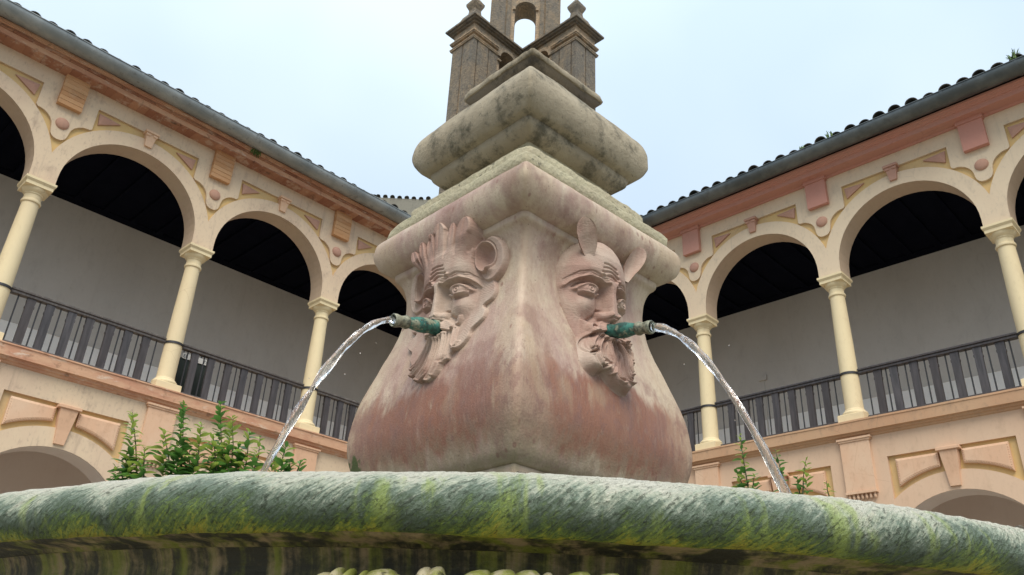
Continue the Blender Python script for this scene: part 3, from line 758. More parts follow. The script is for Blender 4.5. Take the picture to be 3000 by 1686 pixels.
    for i in range(int((x1-x0)/0.55)):
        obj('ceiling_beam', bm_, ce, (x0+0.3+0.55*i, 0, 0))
    if not left:
        mb = MB(); mb.box(-8.02, -7.99, T-0.02, T-0.004, 5.3, 6.75); mb.box(-8.10, -7.92, T-0.05, T-0.004, 6.74, 6.86); obj('wall_conduit', mb.mesh('wall_conduit', 'greywall'), gw)
    # end wall far from the corner
    xe = x0 if left else x1
    mb = MB(); mb.box(xe-0.15, xe+0.15, 0.40, T+0.5, GZ, 9.7); obj('end_wall', mb.mesh('end_wall', 'greywall'), root, off)
    # --- railings, one per bay
    for k in range(NB):
        xa, xb = sorted((cols[k], cols[k+1])); xm = (xa+xb)/2; hw = HB-0.155
        mb = MB(); mb.box(-hw, hw, -0.05, 0.05, 5.342, 5.385, 0, 0.006); mb.box(-hw, hw, -0.065, 0.065, 5.387, 5.425, 0, 0.008)
        if k == 0: rail_me = mb.mesh('handrail', 'woodgrey' if left else 'wood')
        rl = obj('railing', rail_me, root, (xm, 0.2, -GZ))
        mb = MB(); mb.box(-hw+0.05, hw-0.05, -0.06, 0.06, 4.527, 4.60, 0, 0.006)
        if k == 0: brail_me = mb.mesh('bottom_rail', 'woodgrey' if left else 'wood')
        obj('bottom_rail', brail_me, rl)
        for i in range(7): obj('baluster', BALM, rl, ((i-3)*0.309+random.uniform(-.008, .008), random.uniform(-.006, .006), 0), (0, random.uniform(-.006, .006), random.uniform(-.05, .05)))
        for i in range(8): obj('rod', RODM, rl, ((i-3.5)*0.309+random.uniform(-.006, .006), 0, 0))
    # --- lower storey
    RL, ZL = 1.16, 2.05
    mb = MB()
    for xc in cen: arch_wall(mb, xc, RL, ZL, GZ, 4.225, 0.05, 0.45)
    obj('arcade_wall', mb.mesh('lower_wall', ['ochre', 'lowwall', 'lowwall'], R(35)), root, off)
    mb = MB(); mb.sweep([(0.05, 3.852), (0.0, 3.85), (0.0, 4.225)], x0, x1, m0, m1)
    LF = 'peach' if left else 'creamr'
    LF2 = 'cream' if left else 'peachr'
    obj('frieze', mb.mesh('lower_frieze', LF2), root, off)
    sp = {s: make_spandrel('peach', s) for s in (-1, 1)}
    lk = make_keystone('peach', 3.835, 3.262, 0.135, 0.072, 0.075, False)
    mb = MB(); ring_piece(mb, 0, RL, 1.45, ZL, GZ, 0.0, 0.055); lring = mb.mesh('archivolt', LF2)
    mb = MB(); mb.prism([(-0.455, 3.05), (-0.40, 2.86), (0.40, 2.86), (0.455, 3.05), (0.455, 3.849), (-0.455, 3.849)], -0.004, 0.05); pierm = mb.mesh('pier_panel', LF2)
    mb = MB(); mb.box(-0.235, 0.235, -0.055, 0.0, 3.36, 4.16); mb.box(-0.255, 0.255, -0.07, 0.0, 4.155, 4.185); mb.box(-0.275, 0.275, -0.085, 0.0, 4.185, 4.215)
    mb.box(-0.245, 0.245, -0.075, 0.0, 3.325, 3.362)
    pilm = mb.mesh('pilaster', 'peach')
    mb = MB(); mb.lathe([(0.0, 3.232), (0.018, 3.245), (0.022, 3.27), (0.016, 3.31), (0.016, 3.328)], 0, -0.035, 8, 0, False); dropm = mb.mesh('drop', 'peach', R(60))
    for xc in cen:
        obj('archivolt', lring, root, (xc, 0, -GZ)); obj('keystone', lk, root, (xc, 0, -GZ))
        for s in (-1, 1):
            p = obj('spandrel_panel', sp[s][0], root, (xc, 0, -GZ)); obj('bead_moulding', sp[s][1], p, kind='stuff')
    for x in cols[1:]:
        obj('pier_panel', pierm, root, (x, 0, -GZ)); pl = obj('pilaster', pilm, root, (x, -0.004, -GZ))
        for i in range(7): obj('drop', dropm, pl, ((i-3)*0.066, 0, 0))
    mb = MB(); mb.sweep([(T, GZ), (T, 4.2), (0.45, 4.19)], x0, x1, m0, m1); obj('arcade_inner_wall', mb.mesh('arcade_inner_wall', 'lowwall'), root, off)
    return root, cols
LW, LC = wing('left'); RW, RC = wing('right')

# exhibition board behind the left railing
bd = thing('notice_board', 'dark notice board with white lettered strip behind the left railing', 'board', (5.83, 13.62, 4.45), 0)
mb = MB(); mb.box(-0.31, 0.31, 0, 0.03, 0.05, 0.90, ch=0.004); obj('panel', mb.mesh('board_panel', 'board'), bd)
mb = MB(); mb.box(-0.28, 0.27, -0.014, -0.002, 0.885, 0.985); st = obj('header_strip', mb.mesh('header_strip', 'white'), bd)
mb = MB(); mb.box(-0.28, 0.10, -0.01, 0.03, 1.11, 1.135); obj('top_bar', mb.mesh('top_bar', 'iron'), bd)
for x in (-0.25, 0.08):
    mb = MB(); mb.box(x-0.01, x+0.01, 0.031, 0.05, 0.0, 1.12); obj('upright', mb.mesh('upright', 'iron'), bd)
def text_mesh(s, size):
    cu_ = bpy.data.curves.new('lettering', 'FONT'); cu_.body = s; cu_.size = size; cu_.extrude = 0.001; cu_.align_x = 'LEFT'
    t = bpy.data.objects.new('lettering_tmp', cu_); C.objects.link(t)
    dg = bpy.context.evaluated_depsgraph_get(); me = bpy.data.meshes.new_from_object(t.evaluated_get(dg))
    bpy.data.objects.remove(t); me.materials.clear(); me.materials.append(M['black']); return me
for s, x in (('EII', -0.27), ('US', -0.13), ('TC', 0.10)):
    obj('lettering', text_mesh(s, 0.085), st, (x, -0.0165, 0.905), (R(90), 0, 0))

# ------------------------------------------------------------------ church wall and bell gables behind the corner
def diagpt(t, d, z): return ((d+t)/math.sqrt(2), (d-t)/math.sqrt(2), z)
cw = thing('church_wall', 'weathered grey church wall with tile coping behind the left eaves', 'wall', diagpt(-2.5, 20.5, GZ), R(-45))
mb = MB(); mb.box(-4.6, 2.6, 0, 0.5, 0, 13.38-GZ); obj('masonry', mb.mesh('masonry', 'churchwall'), cw)
mb = MB(); n = 6
mb.v = [(r*math.cos(math.pi*k/n), y, r*math.sin(math.pi*k/n)) for y, r in ((-0.05, 0.07), (0.62, 0.06)) for k in range(n+1)]
for k in range(n): mb.f.append((k, k+1, n+2+k, n+1+k)); mb.mi.append(0)
ctile = mb.mesh('coping_tile', 'churchwall', R(40))
for i in range(34):
    obj('coping_tile', ctile, cw, (-4.5+i*0.21, 0, 13.385-GZ+random.uniform(-.015, .02)), (R(4), 0, random.uniform(-.06, .06)))

HT = 24.0
tw = thing('bell_tower', 'weathered stone bell gables rising in an angle behind the fountain top', 'bell tower', (18.6, 18.6, GZ), 0)
TO = (-18.6, -18.6, -GZ)
def tpart(name, mb, mat, smooth=None, parent=None): return obj(name, mb.mesh(name, mat, smooth), parent or tw, TO if parent is None else (0, 0, 0))
XL0, YF = 15.52, 18.26      # left gable: outer end, front face
XF, YR0 = 18.18, 15.42      # right gable: front face, outer end
YB, XB = 19.42, 19.34
def gable_wall(axis):
    # one gable in a local frame: s along the wall from the outer end, front at 0, thickness 1.16
    mb = MB()
    L = (XF-XL0) if axis == 'L' else (YF-YR0)
    sc_ = 17.37-XL0 if axis == 'L' else 17.19-YR0     # arch centre along s
    r = 0.44; zs = 23.06; zt = 23.9; zb = 10.0
    def W(s, d, z): return (XL0+s, YF+d, z) if axis == 'L' else (XF+d, YR0+s, z)
    th = YB-YF if axis == 'L' else XB-XF
    P = [(sc_-r, 20.5)]+[(sc_+x, z) for x, z in arch_pts(r, zs, 14)]+[(sc_+r, 20.5)]
    q = mb.quad
    q(W(0, 0, zb), W(sc_-r, 0, zb), W(sc_-r, 0, zt), W(0, 0, zt)); q(W(sc_+r, 0, zb), W(L, 0, zb), W(L, 0, zt), W(sc_+r, 0, zt))
    q(W(sc_-r, 0, zb), W(sc_+r, 0, zb), W(sc_+r, 0, 20.5), W(sc_-r, 0, 20.5))
    for i in range(1, len(P)-2):
        q(W(P[i][0], 0, P[i][1]), W(P[i+1][0], 0, P[i+1][1]), W(P[i+1][0], 0, zt), W(P[i][0], 0, zt))
    for i in range(len(P)-1):
        q(W(P[i][0], 0, P[i][1]), W(P[i+1][0], 0, P[i+1][1]), W(P[i+1][0], 0.6, P[i+1][1]), W(P[i][0], 0.6, P[i][1]))
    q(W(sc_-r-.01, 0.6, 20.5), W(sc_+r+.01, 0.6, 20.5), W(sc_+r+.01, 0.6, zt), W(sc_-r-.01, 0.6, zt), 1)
    q(W(0, 0, zb), W(0, th, zb), W(0, th, zt), W(0, 0, zt)); q(W(0, th, zb), W(L+th, th, zb), W(L+th, th, zt), W(0, th, zt))
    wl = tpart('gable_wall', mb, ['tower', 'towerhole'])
    def slab(name, s0, s1, d0, z0, z1, mat='towerd', e0=0.0):
        m_ = MB()
        p, q_ = W(s0, -d0, z0), W(s1, 0.02, z1)
        m_.box(min(p[0], q_[0]), max(p[0], q_[0]), min(p[1], q_[1]), max(p[1], q_[1]), z0, z1, 0, 0.008)
        return tpart(name, m_, mat, None, wl)
    # pilaster strips on the front and on the end face
    slab('pilaster_strip', -0.04, 0.14, 0.05, zb, 23.0); slab('pilaster_strip', 0.19, 0.74, 0.06, zb, 23.0); slab('pilaster_strip', 0.80, sc_-r-0.17, 0.045, zb, 23.0)
    for (a_, b_) in ((0.0, 0.52), (0.58, th)):
        m_ = MB(); p, q_ = W(-0.045, a_, zb), W(0.02, b_-0.02, 23.0)
        m_.box(min(p[0], q_[0]), max(p[0], q_[0]), min(p[1], q_[1]), max(p[1], q_[1]), zb, 23.0, 0, 0.008); tpart('pilaster_strip', m_, 'towerd', None, wl)
    # mouldings
    for z0, z1, d in ((23.0, 23.06, 0.09), (23.06, 23.10, 0.11), (23.30, 23.36, 0.09), (23.36, 23.42, 0.12)):
        m_ = MB()
        for (sa, sb, da, db) in ((-d, sc_-r-0.14, -d, th+d),):
            p, q_ = W(sa, da, z0), W(sb, 0.03, z1)
            m_.box(min(p[0], q_[0]), max(p[0], q_[0]), min(p[1], q_[1]), max(p[1], q_[1]), z0, z1)
            p, q_ = W(-d, 0.031, z0), W(0.02, th+d, z1)
            m_.box(min(p[0], q_[0]), max(p[0], q_[0]), min(p[1], q_[1]), max(p[1], q_[1]), z0, z1)
        tpart('moulding', m_, 'tower', None, wl)
    # arch ring and imposts
    m_ = MB(); ro = r+0.15
    A, B = arch_pts(r-0.01, zs, 14), arch_pts(ro, zs, 14)
    for i in range(14):
        m_.quad(W(sc_+A[i][0], -0.06, A[i][1]), W(sc_+A[i+1][0], -0.06, A[i+1][1]), W(sc_+B[i+1][0], -0.06, B[i+1][1]), W(sc_+B[i][0], -0.06, B[i][1]))
        for Q in (A, B): m_.quad(W(sc_+Q[i][0], -0.06, Q[i][1]), W(sc_+Q[i+1][0], -0.06, Q[i+1][1]), W(sc_+Q[i+1][0], 0.02, Q[i+1][1]), W(sc_+Q[i][0], 0.02, Q[i][1]))
    tpart('arch_ring', m_, 'tower', None, wl)
    for sx in (-1, 1):
        a_, b_ = sorted((sc_+sx*(r-0.02), sc_+sx*(r+0.13)))
        slab('impost', a_, b_, 0.09, 22.78, 22.86, 'tower')
    # cornice, three growing courses
    for z0, z1, d in ((23.84, 23.90, 0.10), (23.90, 23.96, 0.20), (23.96, 24.06, 0.27)):
        m_ = MB(); e = 0.0 if axis == 'L' else -0.003
        p, q_ = W(-d, -d, z0), W(L-(0 if axis == 'L' else d), th+d, z1)
        if axis == 'L': q_ = (XF+0.5, q_[1], z1)
        m_.box(min(p[0], q_[0]), max(p[0], q_[0]), min(p[1], q_[1]), max(p[1], q_[1]), z0+e, z1+e, 0, 0.012)
        tpart('cornice_course', m_, 'towerd', None, wl)
    # finial: plinth, neck, head, set on the outer corner
    m_ = MB(); fx, fy = W(0.45, th/2, 0)[:2]
    m_.sqloft([(0, 24.05, 0), (0, 24.55, 0.03), (0, 24.75, 0.10), (0, 24.95, 0.24), (0, 25.15, 0.26), (0, 25.38, 0.17), (0, 25.50, 0.16), (0, 25.95, 0.40)], fx-0.43, fx+0.43, fy-0.43, fy+0.43)
    tpart('finial', m_, 'towerd', None, wl)
    return wl
gL = gable_wall('L'); gR = gable_wall('R')
# crossing stage on the diagonal, with an open arch
mb = MB()
def D3(t, d, z): return diagpt(t, d, z)
r = 0.455; zs = 27.13; zt = 29.6; d0, d1 = 26.3, 27.3; hw = 1.5; zb = 23.9
P = [(-r, zb)]+arch_pts(r, zs, 16)+[(r, zb)]
for d in (d0, d1):
    mb.quad(D3(-hw, d, zb), D3(-r, d, zb), D3(-r, d, zt), D3(-hw, d, zt)); mb.quad(D3(r, d, zb), D3(hw, d, zb), D3(hw, d, zt), D3(r, d, zt))
    for i in range(1, len(P)-2): mb.quad(D3(P[i][0], d, P[i][1]), D3(P[i+1][0], d, P[i+1][1]), D3(P[i+1][0], d, zt), D3(P[i][0], d, zt))
for i in range(len(P)-1): mb.quad(D3(P[i][0], d0, P[i][1]), D3(P[i+1][0], d0, P[i+1][1]), D3(P[i+1][0], d1, P[i+1][1]), D3(P[i][0], d1, P[i][1]))
for s in (-1, 1): mb.quad(D3(s*hw, d0, zb), D3(s*hw, d1, zb), D3(s*hw, d1, zt), D3(s*hw, d0, zt))
mb.quad(D3(-hw, d0, zt), D3(hw, d0, zt), D3(hw, d1, zt), D3(-hw, d1, zt))
ust = tpart('belfry_stage', mb, 'tower')
def dbox(name, t0, t1, da, db, z0, z1, mat='towerd'):
    m_ = MB(); c_ = [D3(t, d, z) for z in (z0, z1) for t, d in ((t0, da), (t1, da), (t1, db), (t0, db))]
    m_.v = c_
    for q_ in ((3, 2, 1, 0), (4, 5, 6, 7), (0, 1, 5, 4), (1, 2, 6, 5), (2, 3, 7, 6), (3, 0, 4, 7)): m_.f.append(q_); m_.mi.append(0)
    return tpart(name, m_, mat, None, ust)
for s in (-1, 1):
    a_, b_ = sorted((s*0.86, s*1.44)); dbox('pilaster_strip', a_, b_, d0-0.12, d0+0.02, zb, zt)
    a_, b_ = sorted((s*0.62, s*0.80)); dbox('pilaster_strip', a_, b_, d0-0.06, d0+0.02, zb, zt)
    a_, b_ = sorted((s*(r-0.02), s*(r+0.10))); dbox('impost', a_, b_, d0-0.08, d0+0.05, 27.05, 27.15, 'tower')
    # scroll volute leaning on the side
    m_ = MB(); pts = []
    for i in range(40):
        t = i/39*2.6*math.pi*1.2; rr = 0.44*(1-i/52); pts.append(D3(s*(1.62-0.0)+s*rr*math.cos(t), d0-0.10, 25.35+rr*math.sin(t)))
    m_.tube(pts, [0.085-0.0012*i for i in range(40)], 6); tpart('volute', m_, 'towerd', 3.5, ust)
    dbox('volute_block', min(s*1.5, s*2.2), max(s*1.5, s*2.2), d0, d0+0.8, 24.0, 25.0, 'tower')

# ------------------------------------------------------------------ fountain
FC = (1.8686, 1.8080); FY = R(-2.226)
ft = thing('fountain', 'round mossy stone basin with carved square pillar in the courtyard', 'fountain', (FC[0], FC[1], GZ), FY)
FO = (0, 0, -GZ)
BODY = [(0.34, 0.590), (0.360, 0.612), (0.372, 0.640), (0.382, 0.672), (0.391, 0.707), (0.396, 0.75), (0.394, 0.804), (0.386, 0.867), (0.369, 0.931), (0.343, 1.018), (0.318, 1.096), (0.303, 1.165), (0.296, 1.225), (0.2985, 1.274), (0.305, 1.310), (0.316, 1.338), (0.329, 1.352), (0.3325, 1.360), (0.3335, 1.373)]
ROLL = [(0.3335, 1.3735), (0.352, 1.381), (0.370, 1.395), (0.383, 1.414), (0.3915, 1.438), (0.394, 1.462), (0.391, 1.485), (0.381, 1.505), (0.364, 1.518), (0.340, 1.520)]
def dense(prof, n):
    # resample a profile evenly with a Catmull-Rom spline
    P = [Vector((a, z, 0)) for a, z in prof]; out_ = []
    P = [P[0]*2-P[1]]+P+[P[-1]*2-P[-2]]
    m = len(P)-3
    for i in range(n+1):
        t = i/n*m; k = min(int(t), m-1); u = t-k
        p0, p1, p2, p3 = P[k:k+4]
        q = 0.5*((2*p1)+(p2-p0)*u+(2*p0-5*p1+4*p2-p3)*u*u+(3*p1-p0-3*p2+p3)*u**3)
        out_.append((q.x, q.y))
    return out_
def square_ring(a, rc, n, bulge=0.0):
    # points round a square of half width a, corner radius rc, n points a side
    pts = []; m = 5
    for s in range(4):
        ca, sa = [(1, 0), (0, 1), (-1, 0), (0, -1)][s]
        L = a-rc
        for i in range(n):
            t = -L+2*L*i/(n-1)
            x, y = a+bulge*(1-(t/a)**2), t
            pts.append((x*ca-y*sa, x*sa+y*ca))
        for j in range(1, m):
            th = math.pi/2*j/m
            x, y = L+rc*math.cos(th), L+rc*math.sin(th)
            pts.append((x*ca-y*sa, x*sa+y*ca))
    return pts
def pillar_part(name, prof, mat, rc=0.006, n=24, rough=0.0, rs=9.0, cap_top=True, cap_bot=True, smooth=R(50), edge=0.0, parent=None, label=None):
    mb = MB(); rings = []
    for (a, z) in prof:
        ring = []
        for (x, y) in square_ring(a, min(rc, a*0.5), n):
            k = 0.0
            if rough:
                p = Vector((x*rs, y*rs, z*rs)); k = rough*(mnoise.noise(p)+0.5*mnoise.noise(p*2.3)+0.3*mnoise.noise(p*5.1))
            if edge:  # worn arrises: bite the corners
                cdist = 1-min(1, (abs(abs(x)-abs(y)))/(0.10*a+0.02)); p = Vector((x*14, y*14, z*22)); k -= edge*max(0, cdist)*max(0, mnoise.noise(p)+0.25)
            f = 1+k/max(a, .05); ring.append((x*f, y*f, z+k*0.25))
        rings.append(ring)
    m = len(rings[0])
    for r_ in rings: mb.v += r_
    for i in range(len(rings)-1):
        for k in range(m):
            p, q = i*m+k, i*m+(k+1) % m; mb.f.append((p, q, q+m, p+m)); mb.mi.append(0)
    if cap_bot: mb.f.append(tuple(range(m-1, -1, -1))); mb.mi.append(0)
    if cap_top: mb.f.append(tuple(range((len(rings)-1)*m, len(rings)*m))); mb.mi.append(0)
    return obj(name, mb.mesh(name, mat, smooth), parent or ft, FO, label=label)
pillar_part('pillar_foot', [(0.325, 0.10), (0.325, 0.52), (0.335, 0.535), (0.335, 0.589)], 'pink', 0.01)
body = pillar_part('pillar_body', dense(BODY, 70), 'pink', 0.022, 36, 0.0018, 8, label='bulging pink stone pillar block')
pillar_part('abacus_roll', dense(ROLL, 28), 'pink', 0.012, 36, 0.002, 9, edge=0.004)
pillar_part('plinth_slab', [(0.345, 1.521), (0.361, 1.523), (0.364, 1.530), (0.364, 1.560), (0.358, 1.570), (0.33, 1.572)], 'yellow', 0.012, 44, 0.004, 16, edge=0.012)
pillar_part('plinth_slab', [(0.29, 1.573), (0.306, 1.575), (0.310, 1.583), (0.309, 1.645), (0.303, 1.655), (0.28, 1.657)], 'yellow', 0.014, 44, 0.004, 16, edge=0.014)
pillar_part('neck_block', [(0.215, 1.658), (0.215, 1.757)], 'yellow', 0.01)
CUSH = [(0.190, 1.752), (0.222, 1.7575), (0.243, 1.767), (0.262, 1.785), (0.268, 1.801), (0.2690, 1.813)]
CUSH2 = [(0.2790, 1.8145), (0.294, 1.821), (0.309, 1.840), (0.320, 1.866), (0.3245, 1.897), (0.322, 1.927), (0.312, 1.960), (0.296, 1.992), (0.270, 2.028), (0.238, 2.058), (0.205, 2.083), (0.17, 2.10)]
pillar_part('cushion_stone', dense(CUSH, 16)+dense(CUSH2, 44), 'grey', 0.012, 40, 0.003, 10, edge=0.006, label='heavy rounded grey cushion stone')
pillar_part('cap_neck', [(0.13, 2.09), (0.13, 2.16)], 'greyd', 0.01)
pillar_part('cap_stone', [(0.10, 2.138), (0.158, 2.142), (0.164, 2.148), (0.176, 2.156), (0.188, 2.170), (0.1935, 2.1795)], 'greyd', 0.012, 40, 0.003, 14, edge=0.006)  # lower half of the cap, coloured darker than cap_top for crust and shade
pillar_part('cap_top', [(0.188, 2.1800), (0.1985, 2.181), (0.2015, 2.186), (0.2015, 2.203), (0.194, 2.214), (0.13, 2.262), (0.06, 2.31), (0.02, 2.33)], 'grey', 0.012, 40, 0.0035, 14, edge=0.012)

# ---- carved masks: relief built as a fine sheet over the pillar face
ZB = np.array([p[1] for p in BODY]+[p[1] for p in ROLL[1:]]); AB = np.array([p[0] for p in BODY]+[p[0] for p in ROLL[1:]])
def body_a(z): return np.interp(z, ZB, AB)
du = 0.0016
UG, ZG = np.meshgrid(np.arange(-0.236, 0.2361, du), np.arange(0.845, 1.462, du))
def polydist(pts, U, Z):
    d = np.full(U.shape, 9.0); tt = np.zeros(U.shape); n = len(pts)-1
    acc = [0.0]
    for i in range(n): acc.append(acc[-1]+math.hypot(pts[i+1][0]-pts[i][0], pts[i+1][1]-pts[i][1]))
    for i in range(n):
        ax, az = pts[i]; bx, bz = pts[i+1]; L2 = (bx-ax)**2+(bz-az)**2+1e-12
        t = np.clip(((U-ax)*(bx-ax)+(Z-az)*(bz-az))/L2, 0, 1)
        q = np.hypot(U-ax-t*(bx-ax), Z-az-t*(bz-az)); s = q < d
        d = np.where(s, q, d); tt = np.where(s, (acc[i]+t*(acc[i+1]-acc[i]))/acc[-1], tt)
    return d, tt
def spline(pts, n=24):
    return dense(pts, n)
def stroke(H, pts, w, h, w1=None, h1=None, mode='add', sm=True):
    if sm and len(pts) > 2: pts = spline(pts, 8*(len(pts)-1))
    xs = [p[0] for p in pts]; zs_ = [p[1] for p in pts]; pad = 2.6*max(w, w1 or w)
    m = (UG > min(xs)-pad) & (UG < max(xs)+pad) & (ZG > min(zs_)-pad) & (ZG < max(zs_)+pad)
    if not m.any(): return
    d, t = polydist(pts, UG[m], ZG[m])
    ww = w+(w1-w)*t if w1 is not None else w; hh = h+(h1-h)*t if h1 is not None else h
    g = hh*np.exp(-(d/ww)**2*1.2) if mode == 'add' else hh*np.sqrt(np.clip(1-(d/ww)**2, 0, 1))
    H[m] += g
cut = stroke
def lock(H, base, pts, w, h, w1=None):
    # raised rounded lock of hair: half-round section laid over a base surface, taking the higher one
    pts = spline(pts, 8*(len(pts)-1)) if len(pts) > 2 else pts
    xs = [p[0] for p in pts]; zs_ = [p[1] for p in pts]; pad = 1.2*max(w, w1 or w)
    m = (UG > min(xs)-pad) & (UG < max(xs)+pad) & (ZG > min(zs_)-pad) & (ZG < max(zs_)+pad)
    d, t = polydist(pts, UG[m], ZG[m]); ww = w+((w1 if w1 else w)-w)*t
    prof = np.clip(1-(d/ww)**2, 0, 1)**0.6
    v = base[m]+h*prof
    H[m] = np.where(prof > 0, np.maximum(H[m], v), H[m])
def inside(poly, U, Z):
    c = np.zeros(U.shape, bool); n = len(poly); j = n-1
    for i in range(n):
        xi, zi = poly[i]; xj, zj = poly[j]
        c ^= ((zi > Z) != (zj > Z)) & (U < (xj-xi)*(Z-zi)/(zj-zi+1e-12)+xi); j = i
    return c
def slab_region(H, poly, hgt, edge=0.006, smoothp=True):
    if smoothp: poly = spline(list(poly)+[poly[0]], 6*len(poly))[:-1]
    d, _ = polydist(list(poly)+[poly[0]], UG, ZG); s = np.where(inside(poly, UG, ZG), d, -d)
    k = np.clip(s/edge, 0, 1); k = k*k*(3-2*k)
    base = body_a(ZG); v = base+hgt*k
    return np.where(k > 0, np.maximum(H, v), H)
def gauss(u0, z0, su, sz): return np.exp(-((UG-u0)/su)**2-((ZG-z0)/sz)**2)
def both(f):
    for s in (-1, 1): f(s)
def spiral(u, z, r, turns, s=1, a0=0.0, n=26):
    return [(u+s*r*(1-i/n*0.88)*math.cos(a0+turns*2*math.pi*i/n), z+r*(1-i/n*0.88)*math.sin(a0+turns*2*math.pi*i/n)) for i in range(n+1)]
def head_shape(zk, wk, dk, p):
    Wz = np.interp(ZG, zk, wk, left=0.001, right=0.001); Dz = np.interp(ZG, zk, dk)
    b = body_a(ZG)-0.004
    x = np.clip(np.abs(UG)/Wz, 0, 1)
    return np.where((np.abs(UG) < Wz) & (ZG > zk[0]) & (ZG < zk[-1]), b+(Dz-b)*np.clip(1-x**p, 0, 1)**0.75, b-0.004)
def face_features(H, fore, nose, nose_w, ez, brow_up=0.0):
    def stroke(H_, pts, w, h, *a): cut(H_, pts, w, h*1.55 if h < 0 else h*1.1, *a)
    # a forehead that ends in a brow shelf, sunk sockets, lidded eyes, long straight nose, cheeks
    au = np.abs(UG)
    bl = np.interp(au, [0.0, 0.012, 0.030, 0.055, 0.085, 0.112, 0.132, 0.150], [ez+0.026, ez+0.027, ez+0.029, ez+0.034+brow_up, ez+0.036+brow_up, ez+0.028, ez+0.014, ez-0.008])
    shelf = np.clip((ZG-bl)/0.010+0.5, 0, 1); shelf = shelf*shelf*(3-2*shelf)
    top = H.copy()
    low = H-0.023*np.exp(-np.clip((bl-ZG)/0.046, 0, 9)**2)*np.clip(1-(au/0.150)**4, 0, 1)
    low -= 0.026*(gauss(0.030, ez+0.006, 0.013, 0.026)+gauss(-0.030, ez+0.006, 0.013, 0.026))+0.010*(gauss(0.032, ez-0.040, 0.013, 0.030)+gauss(-0.032, ez-0.040, 0.013, 0.030))
    H[:] = low+(top-low)*shelf
    for s in (-1, 1):
        H += 0.012*gauss(s*0.092, ez-0.058, 0.034, 0.030)-0.009*gauss(s*0.066, ez-0.100, 0.024, 0.036)
        e2 = ((UG-s*0.080)/0.031)**2+((ZG-ez)/0.0190)**2
        H += np.where(e2 < 1, 0.024*np.sqrt(np.clip(1-e2, 0, 1)), 0)
        up_ = [(s*0.045, ez-0.012), (s*0.058, ez+0.008), (s*0.079, ez+0.0160), (s*0.100, ez+0.010), (s*0.118, ez-0.006)]
        lo_ = [(s*0.045, ez-0.012), (s*0.062, ez-0.017), (s*0.082, ez-0.0180), (s*0.102, ez-0.014), (s*0.118, ez-0.006)]
        stroke(H, up_, 0.0050, 0.011); stroke(H, lo_, 0.0042, 0.008)
        stroke(H, [(x, z+0.0095) for x, z in up_], 0.0028, -0.007); stroke(H, [(x, z-0.009) for x, z in lo_[1:-1]], 0.004, -0.005)
        q = np.hypot(UG-s*0.076, ZG-ez+0.001); H -= 0.006*np.exp(-((q-0.0098)/0.0019)**2); H -= 0.010*np.exp(-(q/0.0042)**2)
        # brow hair: lines that follow the shelf
        us = np.linspace(0.018, 0.142, 12)
        bz = np.interp(us, [0.0, 0.012, 0.030, 0.055, 0.085, 0.112, 0.132, 0.150], [ez+0.026, ez+0.027, ez+0.029, ez+0.034+brow_up, ez+0.036+brow_up, ez+0.028, ez+0.014, ez-0.008])
        stroke(H, [(s*x, z+0.004) for x, z in zip(us, bz)], 0.0065, 0.0075)
        for k in range(3): stroke(H, [(s*x, z+0.0095+0.0062*k+0.0015*math.sin(x*170+k)) for x, z in list(zip(us, bz))[(1 if k else 0):]], 0.0021, -0.0048)
        stroke(H, [(s*0.014, ez+0.020), (s*0.018, ez+0.036), (s*0.028, ez+0.050), (s*0.042, ez+0.056)], 0.0060, 0.010)
    for k in range(4):
        z0 = ez+0.058+0.0135*k
        stroke(H, [(x, z0+0.0042*math.cos(x*80+k*0.5)*(1-0.15*k)-0.06*abs(x)) for x in np.linspace(-0.046+0.004*k, 0.040-0.006*k, 13)], 0.0028, -0.0045)
    zk = [ez-0.097, ez-0.090, ez-0.080, ez-0.050, ez+0.0, ez+0.024, ez+0.042]
    dk = [nose-0.045, nose-0.012, nose+0.002, nose-0.001, nose-0.004, nose-0.001, nose-0.003]; wk = [0.017, 0.0195, 0.0195, 0.0145, 0.0125, 0.0145, 0.022]
    Dn = np.interp(ZG, zk, dk); Wn = np.interp(ZG, zk, wk)*nose_w; nw = 0.5+0.5*nose_w
    k = 1/(1+(np.abs(UG)/Wn)**7)
    m = (ZG > zk[0]) & (ZG < zk[-1]); H[m] = np.maximum(H[m], (H+(Dn-H)*k)[m])
    for s in (-1, 1):
        e2 = ((UG-s*0.0265*nw)/(0.0155*nw))**2+((ZG-(ez-0.077))/0.0165)**2
        H += np.where(e2 < 1, 0.020*np.sqrt(np.clip(1-e2, 0, 1)), 0)
        stroke(H, [(s*0.024*nw, ez-0.056), (s*0.040*nw, ez-0.060), (s*0.046*nw, ez-0.078)], 0.003, -0.007)
        H -= 0.012*gauss(s*0.016, ez-0.093, 0.008, 0.005)
        stroke(H, [(s*0.047, ez-0.082), (s*0.066, ez-0.100), (s*0.076, ez-0.124)], 0.007, -0.007)
def smooth(H, n=1):
    for _ in range(n):
        K = H.copy(); K[1:-1, 1:-1] = (4*H[1:-1, 1:-1]+H[:-2, 1:-1]+H[2:, 1:-1]+H[1:-1, :-2]+H[1:-1, 2:])/8; H[:] = K
def spout_mouth(H, z, r):
    q = np.hypot(UG, ZG-z); H += 0.010*np.exp(-((q-r)/0.008)**2); H -= 0.02*np.clip(1-(q/r)**2, 0, 1)

